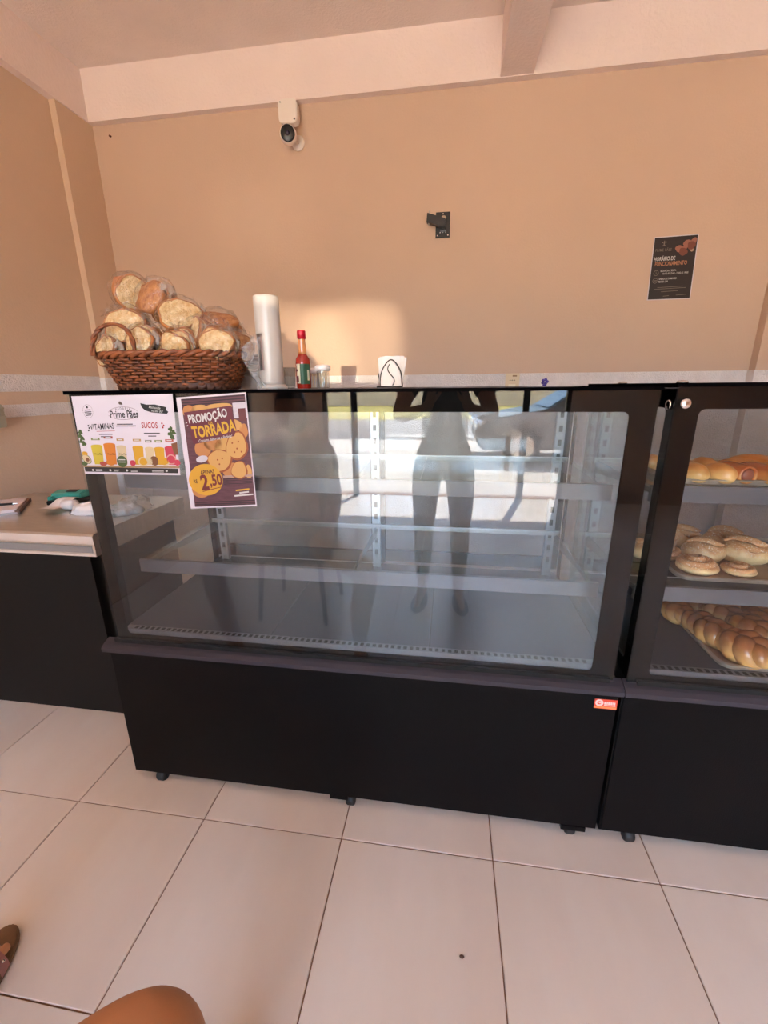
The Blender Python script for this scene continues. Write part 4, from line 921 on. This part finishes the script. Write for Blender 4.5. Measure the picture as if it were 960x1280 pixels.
def pastry():
    # --- top shelf
    Z1 = 1.0715
    tray('dark metal tray of small golden rolls on the top shelf', (.86, 1.345, Z1), .54, .30, 0)
    z = Z1+.0016
    S = [(.640,1.222,'golden oval roll cut by the frame at the front left of the top tray'),
         (.702,1.220,'second golden oval roll from the left in the front row of the top tray'),
         (.716,1.318,'golden roll second from the left in the rear row of the top tray'),
         (.650,1.312,'golden roll behind the front pair at the left of the top tray'),
         (.66,1.40,'golden roll farthest back at the left of the top tray')]
    for i, (x, y, lab) in enumerate(S): place(bun((.031,.042,.029), GOLD, i*3.1), 'bread_roll', GOLD, lab, 'roll', (x, y, z), .35+.1*(i % 2), 'golden rolls in the top tray')
    place(bun((.024,.03,.026), GOLD, 20), 'bread_roll', GOLD, 'golden roll seen through the gap between the two cases', 'roll', (.613, 1.40, z), 0, 'golden rolls in the top tray')
    for x, y, a, lab in ((.748,1.240,.12,'left one of two sausage rolls with an open pale end'), (.800,1.232,.30,'right one of two sausage rolls, glossy and turned outward')):
        t = thing('sausage_roll', lab+' in the top tray', 'sausage roll', (x, y, z), a, 'sausage rolls in the top tray')
        b = MB(); n = 20
        rows = [(-.046,.021),(-.052,.0225),(-.055,.027),(-.050,.0305),(-.02,.033),(.02,.033),(.045,.028),(.055,.014)]
        vs = [(r_*cos(2*PI*k/n), y_, .030+r_*.95*sin(2*PI*k/n)) for y_, r_ in rows for k in range(n)]
        fs = [(j*n+k, j*n+(k+1) % n, (j+1)*n+(k+1) % n, (j+1)*n+k) for j in range(len(rows)-1) for k in range(n)]+[tuple(range(7*n, 8*n))]
        b.add(vs, fs); b.build('pastry_wrap', SAUS, t, True)
        MB().tube([(0,-.053,.030),(0,-.05,.030),(0,.0,.03)], [.015,.0195,.0195], 16).build('sausage', M('sausage_meat', (142, 76, 58), .35), t, True)
        t.scale = (.78, .95, .80)
    for i, (x, y, a, lab) in enumerate(((.815,1.335,.2,'flat golden fried pastry at the left of the rear row in the top tray'), (.925,1.315,-.1,'broad golden fried pastry at the right frame edge of the top tray'), (.90,1.42,.1,'golden fried pastry half hidden at the back of the top tray'))):
        place(bun((.070,.045,.026), FRIED, i*5+40), 'fried_pastry', FRIED, lab, 'pastry', (x, y, z), a, 'fried pastries in the top tray')
    # --- middle shelf
    Z2 = .7925
    tray('brown baking tray of sugared buns on the middle shelf', (.925, 1.39, Z2), .53, .35, 0)
    z = Z2+.0016
    A = [(.728,1.275,.064,.060,0,'sugared snail bun with an open spiral, front left of the middle tray'),
         (.838,1.272,.050,.040,1.2,'flat sugared snail bun, front right of the middle tray'),
         (.690,1.375,.050,.055,2.2,'plain-sided snail bun cut by the frame at the left of the middle tray')]
    for i, (x, y, R, h, sd, lab) in enumerate(A): place(spiral(R, h, sd, .92), 'snail_bun', SUGAR, lab, 'bun', (x, y, z), .3*i, 'sugared buns in the middle tray')
    Bn = [(.800,1.385,.060,.040,.034,-.25,'long folded sugared bun in the middle of the tray'),
          (.908,1.378,.068,.044,.040,-.35,'large folded sugared bun at the right of the middle tray'),
          (.785,1.490,.066,.040,.038,.0,'ridged sugared bun in the back row, left, of the middle tray'),
          (.915,1.492,.060,.040,.038,-.15,'sugared bun in the back row, right, of the middle tray'),
          (.715,1.455,.040,.034,.034,.6,'sugared bun at the far left of the back row of the middle tray'),
          (.612,1.38,.022,.03,.03,.2,'edge of a sugared bun seen through the gap between the cases')]
    for i, (x, y, a, b_, c, rz, lab) in enumerate(Bn):
        b = bun((a, b_, c), SUGAR, i*3+60)
        pts = [(-a*.8+a*1.6*k/20, b_*.25*sin(k/20*PI*2), c*1.5+c*.15*sin(k/20*PI)) for k in range(21)]
        b.tube(pts, [c*.42*max(.2, sin(PI*(k+1)/22)) for k in range(21)], 10)
        b.tube([(p[0]*.85, p[1]-b_*.55, p[2]*.82) for p in pts], [c*.36*max(.2, sin(PI*(k+1)/22)) for k in range(21)], 10)
        place(b, 'folded_bun', SUGAR, lab, 'bun', (x, y, z), rz, 'sugared buns in the middle tray')
    # --- deck: tray set askew, braided loaves
    Z3 = .6005
    tray('baking tray of braided loaves standing askew on the case floor', (.985, 1.27, Z3), .50, .36, math.radians(0), .016)
    z = Z3+.0016
    def braid(L, R):
        """three plaited strands in one continuous crust"""
        b = MB()
        for s in range(3):
            pts = []; rs = []
            for k in range(41):
                q = k/40; t = q*2*PI*1.35+s*2*PI/3; e = sin(PI*min(1, max(0, q)))**.45
                pts.append((R*.62*cos(t)*e, L*(q-.5), R*.72+R*.30*sin(2*t)*e)); rs.append(max(.004, R*.56*e))
            b.tube(pts, rs, 12)
        b.v = [(x, y, max(z_, 0)) for x, y, z_ in b.v]
        return b
    D = [(.810,1.135,.135,.050,.45,0,'large golden braided loaf lying foremost on the bottom tray'),
         (.775,1.215,.115,.043,.5,0,'braided loaf just behind the foremost one on the bottom tray'),
         (.765,1.268,.11,.040,.2,0,'dark glossy braided loaf on the left edge of the bottom tray'),
         (.735,1.335,.10,.038,.1,0,'rounded braided loaf at the rear left of the bottom tray'),
         (.700,1.400,.08,.033,.1,0,'small loaf at the far left corner of the bottom tray'),
         (.865,1.215,.115,.042,.35,.02,'braided loaf right of centre on the bottom tray'),
         (.845,1.305,.11,.042,.5,.01,'braided loaf in the middle of the bottom tray'),
         (.80,1.375,.11,.040,.6,0,'braided loaf at the rear centre of the bottom tray'),
         (.925,1.285,.11,.042,.3,.0,'braided loaf at the right of the middle row of the bottom tray'),
         (.940,1.195,.11,.040,.4,0,'braided loaf cut by the right edge of the picture'),
         (.885,1.385,.11,.040,.4,0,'braided loaf at the rear right of the bottom tray'),
         (.965,1.345,.10,.038,.2,0,'braided loaf in the far right corner of the bottom tray')]
    for i, (x, y, L, R, rz, dz, lab) in enumerate(D): place(braid(L, R), 'braided_loaf', BRAID, lab, 'bread', (x, y, z+dz), rz, 'braided loaves on the bottom tray')
pastry()
tag(MB().blob((0,0,.002),(.006,.004,.003),10,6).build('crumb', M('dark_crumb', (92, 62, 48), .8), smooth=True), 'small dark crumb on the beige floor tile in front of the case', 'crumb', loc=(.073, .711, .0012))

# ------------------------------------------------------------------ people
SKIN = M('tan_skin', (202, 142, 100), .5, var=.08, vs=12, bump=.06, bs=120)
HAIR = M('dark_hair', (34, 26, 24), .5, var=.3, vs=60)
def skin_body(name, nodes, edges, mat, parent, root='pelvis', sub=2):
    """nodes: name -> (point, rx[, ry]); one skin surface over connected joints"""
    keys = list(nodes); me = bpy.data.meshes.new(name)
    me.from_pydata([nodes[k][0] for k in keys], [(keys.index(a), keys.index(b)) for a, b in edges], [])
    o = bpy.data.objects.new(name, me); COL.objects.link(o); o.parent = parent
    m = o.modifiers.new('skin', 'SKIN'); m.use_smooth_shade = True
    for k, sv in zip(keys, me.skin_vertices[0].data):
        r = nodes[k][1:]; sv.radius = (r[0], r[-1]); sv.use_root = (k == root)
    s = o.modifiers.new('sub', 'SUBSURF'); s.levels = sub; s.render_levels = sub
    me.materials.append(mat)
    return o
def chain(nodes, edges, start, pts, prefix):
    prev = start
    for i, (p, r) in enumerate(pts):
        k = '%s%d' % (prefix, i); nodes[k] = (p, r); edges.append((prev, k)); prev = k
    return prev
def hand(nodes, edges, wrist, W, fdir, side, curl, tag_):
    """palm, four bent fingers and a side thumb; fdir finger direction, side across palm towards thumb, curl direction fingers bend to"""
    f, s, c = (Vector(v).normalized() for v in (fdir, side, curl)); W = Vector(W)
    pk = tag_+'palm'; nodes[pk] = (W+f*.045, .026, .014); edges.append((wrist, pk))
    for i, (off, ln) in enumerate(((.027, .072), (.009, .082), (-.009, .076), (-.026, .060))):
        b = W+f*.088+s*off; pts = []
        for q, (a, l) in enumerate(((0, 0), (.35, .42), (.9, .33), (1.3, .25))):
            if q: b = b+(f*cos(a)+c*sin(a))*ln*l
            pts.append((b.copy(), .0092-.0008*q))
        chain(nodes, edges, pk, pts, tag_+'f%d_' % i)
    b = W+f*.03+s*.032; chain(nodes, edges, pk, [(b, .0125), (b+f*.026+s*.02+c*.008, .0105), (b+f*.052+s*.026+c*.018, .009)], tag_+'th')
def head(parent, c, fwd, hairlen=.0):
    """one continuous head with nose, eye sockets, mouth; hair, eyes and ears as children"""
    c = Vector(c); f = Vector(fwd).normalized(); up = Vector((0,0,1)); up = (up-f*up.dot(f)).normalized(); r = f.cross(up)
    m = Matrix((r, f, up)).transposed().to_4x4(); m.translation = c
    def fn(d):
        k = 1.0
        if d.z < 0: k -= .10*d.z*d.z*(1 if d.y > 0 else .6)
        k += .16*math.exp(-((d.x/.13)**2+((d.z+.08)/.16)**2))*(d.y > 0)          # nose
        for sx in (-1, 1): k -= .06*math.exp(-(((d.x-sx*.34)/.14)**2+((d.z-.08)/.10)**2))*(d.y > 0)
        k += .05*math.exp(-((d.x/.2)**2+((d.z+.42)/.06)**2))*(d.y > 0)+.05*math.exp(-((d.x/.2)**2+((d.z+.74)/.12)**2))*(d.y > 0)
        return k
    h = MB().blob((0,0,0), (.076,.094,.115), 36, 26, fn, m).build('head', SKIN, parent, True)
    for sx in (-1, 1):
        MB().blob((sx*.03,.082,.008),(.012,.009,.008),12,8,None,m).build('eye', M('eye_white', (226, 220, 214), .2), h, True)
        MB().blob((sx*.03,.0895,.008),(.005,.003,.005),10,6,None,m).build('iris', M('dark_iris', (40, 26, 20), .2), h, True)
        MB().blob((sx*.077,-.005,-.005),(.010,.02,.03),12,8,None,m).build('ear', SKIN, h, True)
    MB().blob((0,.086,-.05),(.022,.008,.007),14,8,None,m).build('lips', M('lip_skin', (150, 78, 66), .4), h, True)
    def hf(d):
        return (1.0 if not (d.y > .25 and d.z < .45) else .86)*(1+.03*noise.noise(d*6))
    b = MB().blob((0,-.012,.018),(.084,.098,.112),36,22,hf,m); b.build('hair', HAIR, parent, True)
    if hairlen: MB().blob((0,-.075,-.07),(.07,.04,hairlen),20,14,None,m).build('ponytail', HAIR, parent, True)
def seated_person():
    ox, oy = -.86, -.12
    p = thing('person', 'seated person at the lower left, a bare bent knee and one sandal in the frame', 'person', (ox, oy, 0))
    V = lambda x, y, z: Vector((x-ox, y-oy, z))
    n = {'pelvis': (V(-.86,-.20,.50), .12, .10), 'waist': (V(-.86,-.23,.66), .12, .09), 'chest': (V(-.86,-.25,.86), .135, .10), 'collar': (V(-.86,-.25,1.00), .10, .07), 'neck': (V(-.86,-.245,1.07), .052),
         'hipR': (V(-.765,-.13,.50), .085), 'thR': (V(-.58,.06,.505), .078), 'kR': (V(-.375,.285,.502), .068), 'kR2': (V(-.352,.318,.455), .060), 'cR': (V(-.385,.305,.30), .055), 'aR': (V(-.40,.27,.10), .034), 'heR': (V(-.40,.25,.045), .034), 'fR': (V(-.385,.37,.036), .036, .022), 'toR': (V(-.38,.45,.030), .034, .014),
         'hipL': (V(-.955,-.13,.50), .085), 'thL': (V(-1.02,.08,.505), .078), 'kL': (V(-1.10,.30,.505), .064), 'kL2': (V(-1.11,.33,.46), .058), 'cL': (V(-1.06,.345,.30), .054), 'aL': (V(-1.0,.375,.10), .034), 'heL': (V(-.985,.36,.05), .034), 'fL': (V(-1.02,.46,.042), .038, .022), 'toL': (V(-1.040,.535,.034), .036, .014),
         'shR': (V(-.69,-.245,.985), .060), 'elR': (V(-.60,-.12,.74), .044), 'wrR': (V(-.60,.08,.62), .028), 'shL': (V(-1.03,-.245,.985), .060), 'elL': (V(-1.10,-.10,.74), .044), 'wrL': (V(-1.03,.08,.62), .028)}
    e = [('pelvis','waist'),('waist','chest'),('chest','collar'),('collar','neck'),('pelvis','hipR'),('hipR','thR'),('thR','kR'),('kR','kR2'),('kR2','cR'),('cR','aR'),('aR','heR'),('heR','fR'),('fR','toR'),
         ('pelvis','hipL'),('hipL','thL'),('thL','kL'),('kL','kL2'),('kL2','cL'),('cL','aL'),('aL','heL'),('heL','fL'),('fL','toL'),('collar','shR'),('shR','elR'),('elR','wrR'),('collar','shL'),('shL','elL'),('elL','wrL')]
    for k, bx, by in (('R', -.38, .45), ('L', -1.040, .535)):
        for i in range(5):
            x = bx+(.022-.012*i)*(1 if k == 'L' else -1); l = (.034, .030, .027, .023, .018)[i]
            chain(n, e, 'to'+k, [(V(x, by+.008-.003*i, .030), .0115-.001*i), (V(x, by+l-.003*i, .026), .0105-.001*i)], 'toe%s%d_' % (k, i))
    hand(n, e, 'wrR', n['wrR'][0], (.25, .9, -.3), (-.9, .25, 0), (0, -.2, -1), 'hR'); hand(n, e, 'wrL', n['wrL'][0], (.1, .95, -.3), (.9, 0, 0), (0, -.2, -1), 'hL')
    skin_body('body', n, e, SKIN, p, sub=3)
    head(p, V(-.86,-.225,1.205), (.15, 1, -.25), .10)
    SH = M('denim_shorts', (52, 62, 84), .85, bump=.3, bs=200)
    sn = {'pelvis': (V(-.86,-.205,.505), .145, .125), 'waist': (V(-.86,-.23,.63), .135, .105), 'hR': (V(-.76,-.12,.505), .103), 'tR': (V(-.62,.02,.507), .098), 'hL': (V(-.96,-.12,.505), .103), 'tL': (V(-1.0,.03,.507), .098)}
    skin_body('shorts', sn, [('pelvis','waist'),('pelvis','hR'),('hR','tR'),('pelvis','hL'),('hL','tL')], SH, p)
    TS = M('faded_rose_shirt', (176, 110, 112), .85, bump=.2, bs=160)
    tn = {'pelvis': (V(-.86,-.215,.58), .142, .115), 'waist': (V(-.86,-.23,.70), .138, .108), 'chest': (V(-.86,-.25,.86), .15, .118), 'collar': (V(-.86,-.25,1.01), .105, .08), 'sR': (V(-.69,-.245,.985), .074), 'eR': (V(-.64,-.175,.85), .066), 'sL': (V(-1.03,-.245,.985), .074), 'eL': (V(-1.075,-.165,.85), .066)}
    skin_body('shirt', tn, [('pelvis','waist'),('waist','chest'),('chest','collar'),('collar','sR'),('sR','eR'),('collar','sL'),('sL','eL')], TS, p)
    for bx, by, az in ((-.385,.36,-.04), (-1.02,.47,.30)):
        m = Matrix.Translation(V(bx,by,0))@Matrix.Rotation(az,4,'Z')
        sole = []
        for k in range(40):
            a = 2*PI*k/40; y = .148*sin(a); w = .050+.010*sin(a)-.004*cos(2*a); sole.append((w*cos(a), y))
        b = MB().prism(sole, .0005, .016, 'z', m).build('sandal', M('tan_insole', (128, 96, 66), .7, var=.2, vs=30), p, bevel=.004)
        b2 = MB(); N = 18
        for j in range(4):
            for k in range(N+1):
                a = PI*k/N; b2.v.append(tuple(m@Vector((.050*cos(a)*1.02, .052+.009*j-.02*cos(a), .014+(.062-.004*j)*sin(a)**.8))))
        b2.f = [(j*(N+1)+k, j*(N+1)+k+1, (j+1)*(N+1)+k+1, (j+1)*(N+1)+k) for j in range(3) for k in range(N)]
        st = b2.build('strap', M('pink_strap', (176, 116, 110), .35), b, True)
        for k in range(6):
            a = PI*(.12+.14*k); MB().blob(tuple(m@Vector((.0515*cos(a)*1.02, .068-.02*cos(a), .0155+.060*sin(a)**.8))),(.004,.004,.003),8,6).build('bead', CHROME, b, True)
    # chair under them
    c = thing('plastic_chair', 'dark plastic chair under the seated person, left of the camera', 'chair', (-.86, -.22, 0))
    K = M('dark_chair_plastic', (44, 38, 38), .5)
    MB().prism(rrect(-.21,.21,-.2,.2,.05), .375, .40).build('seat', K, c, bevel=.004)
    MB().prism(rrect(-.2,.2,.5,.86,.06), -.235, -.21, 'y').build('backrest', K, c, bevel=.004)
    for sx in (-1, 1):
        MB().tube([(sx*.17,-.2,.375),(sx*.18,-.225,.60)], .012, 8).build('back_post', K, c)
        for sy in (-1, 1): MB().tube([(sx*.17,sy*.16,.376),(sx*.2,sy*.19,0)], [.016,.012], 8).build('leg', K, c)
seated_person()
def photographer():
    ox, oy = -.02, -.42
    p = thing('person', 'standing person in dark clothes holding a phone, reflected in the case glass', 'person', (ox, oy, 0))
    V = lambda x, y, z: Vector((x-ox, y-oy, z))
    n = {'pelvis': (V(-.02,-.44,.90), .125, .10), 'waist': (V(-.02,-.43,1.06), .115, .085), 'chest': (V(-.02,-.43,1.26), .14, .10), 'collar': (V(-.02,-.44,1.40), .10, .07), 'neck': (V(-.02,-.43,1.475), .052),
         'shR': (V(.16,-.44,1.385), .058), 'elR': (V(.23,-.25,1.16), .042), 'wrR': (V(.092,-.105,1.215), .028), 'shL': (V(-.20,-.44,1.385), .058), 'elL': (V(-.27,-.25,1.16), .042), 'wrL': (V(-.102,-.105,1.215), .028)}
    e = [('pelvis','waist'),('waist','chest'),('chest','collar'),('collar','neck'),('collar','shR'),('shR','elR'),('elR','wrR'),('collar','shL'),('shL','elL'),('elL','wrL')]
    for s, k in ((1,'r'), (-1,'l')):
        x = -.02+s*.1
        for nm, q, r in (('hip', (x,-.44,.86), (.09,)), ('th', (x+s*.005,-.43,.66), (.075,)), ('kn', (x+s*.01,-.42,.48), (.056,)), ('ca', (x+s*.012,-.45,.34), (.055,)), ('an', (x+s*.015,-.46,.09), (.036,)), ('he', (x+s*.015,-.475,.045), (.036,)), ('fo', (x+s*.03,-.36,.035), (.038,.024)), ('to', (x+s*.04,-.27,.028), (.034,.016))):
            n[nm+k] = (V(*q), *r)
        seq = ['pelvis', 'hip'+k, 'th'+k, 'kn'+k, 'ca'+k, 'an'+k, 'he'+k, 'fo'+k, 'to'+k]; e += list(zip(seq[:-1], seq[1:]))
    hand(n, e, 'wrR', n['wrR'][0], (-.22,.38,.9), (-.5,-.8,.2), (-1,.1,0), 'hR'); hand(n, e, 'wrL', n['wrL'][0], (.22,.38,.9), (.5,-.8,.2), (1,.1,0), 'hL')
    for k in list(n):       # keep the fingers behind the lens
        q = n[k][0]
        if q.y+oy > -.03: n[k] = (Vector((q.x, -.03-oy, q.z)),) + n[k][1:]
    skin_body('body', n, e, SKIN, p)
    head(p, V(-.02,-.385,1.60), (.03, 1, -.45), .12)
    LG = M('black_leggings', (26, 26, 32), .8, bump=.1, bs=150); TB = M('black_t_shirt', (22, 21, 26), .85, bump=.2, bs=150)
    ln = {'pelvis': (V(-.02,-.44,.90), .14, .118), 'waist': (V(-.02,-.43,1.09), .128, .10)}; le = [('pelvis','waist')]
    for s, k in ((1,'r'), (-1,'l')):
        x = -.02+s*.1
        for nm, q, r in (('hip', (x,-.44,.85), .10), ('th', (x+s*.005,-.43,.66), .083), ('kn', (x+s*.01,-.42,.48), .063), ('ca', (x+s*.012,-.45,.34), .061), ('an', (x+s*.015,-.46,.13), .043)): ln[nm+k] = (V(*q), r)
        le += [('pelvis','hip'+k),('hip'+k,'th'+k),('th'+k,'kn'+k),('kn'+k,'ca'+k),('ca'+k,'an'+k)]
    skin_body('leggings', ln, le, LG, p)
    tn = {'pelvis': (V(-.02,-.437,.90), .156, .132), 'waist': (V(-.02,-.43,1.08), .135, .10), 'chest': (V(-.02,-.43,1.26), .156, .115), 'collar': (V(-.02,-.44,1.405), .105, .08), 'sR': (V(.16,-.44,1.385), .073), 'eR': (V(.205,-.33,1.26), .066), 'sL': (V(-.20,-.44,1.385), .073), 'eL': (V(-.245,-.33,1.26), .066)}
    skin_body('t_shirt', tn, [('pelvis','waist'),('waist','chest'),('chest','collar'),('collar','sR'),('sR','eR'),('collar','sL'),('sL','eL')], TB, p)
    for s in (-1, 1):
        sole = [((.048+.006*sin(a))*cos(a), .145*sin(a)) for a in [2*PI*k/32 for k in range(32)]]
        m = Matrix.Translation(V(-.02+s*.125,-.37,0))@Matrix.Rotation(-s*.12,4,'Z')
        MB().prism(sole, .0005, .014, 'z', m).build('flip_flop', RUBBER, p, bevel=.003)
    # phone held just behind the viewpoint
    f = Vector((sin(YAW)*cos(PITCH), cos(YAW)*cos(PITCH), -sin(PITCH)))
    ph = thing('mobile_phone', 'black mobile phone held up by the standing person', 'phone', Vector((-.005, 0, CAMZ-.03))-f*.022)
    ph.rotation_euler = f.to_track_quat('Y', 'Z').to_euler()
    MB().prism(rrect(-.037,.037,-.078,.078,.01), -.0045, .0045, 'y').build('shell', MATS['black_plastic'], ph, bevel=.001)
    MB().prism(rrect(-.034,.034,-.074,.074,.008), -.0052, -.0046, 'y').build('screen', MATS['dark_screen'], ph)
    for dz in (.045, .062): MB().lathe([(.001,0),(.006,0),(.006,.0015),(.001,.0018)], 16, Matrix.Translation((-.02,.0045,dz))@Matrix.Rotation(-PI/2,4,'X')).build('phone_lens', MATS['lens_glass'], ph)
photographer()
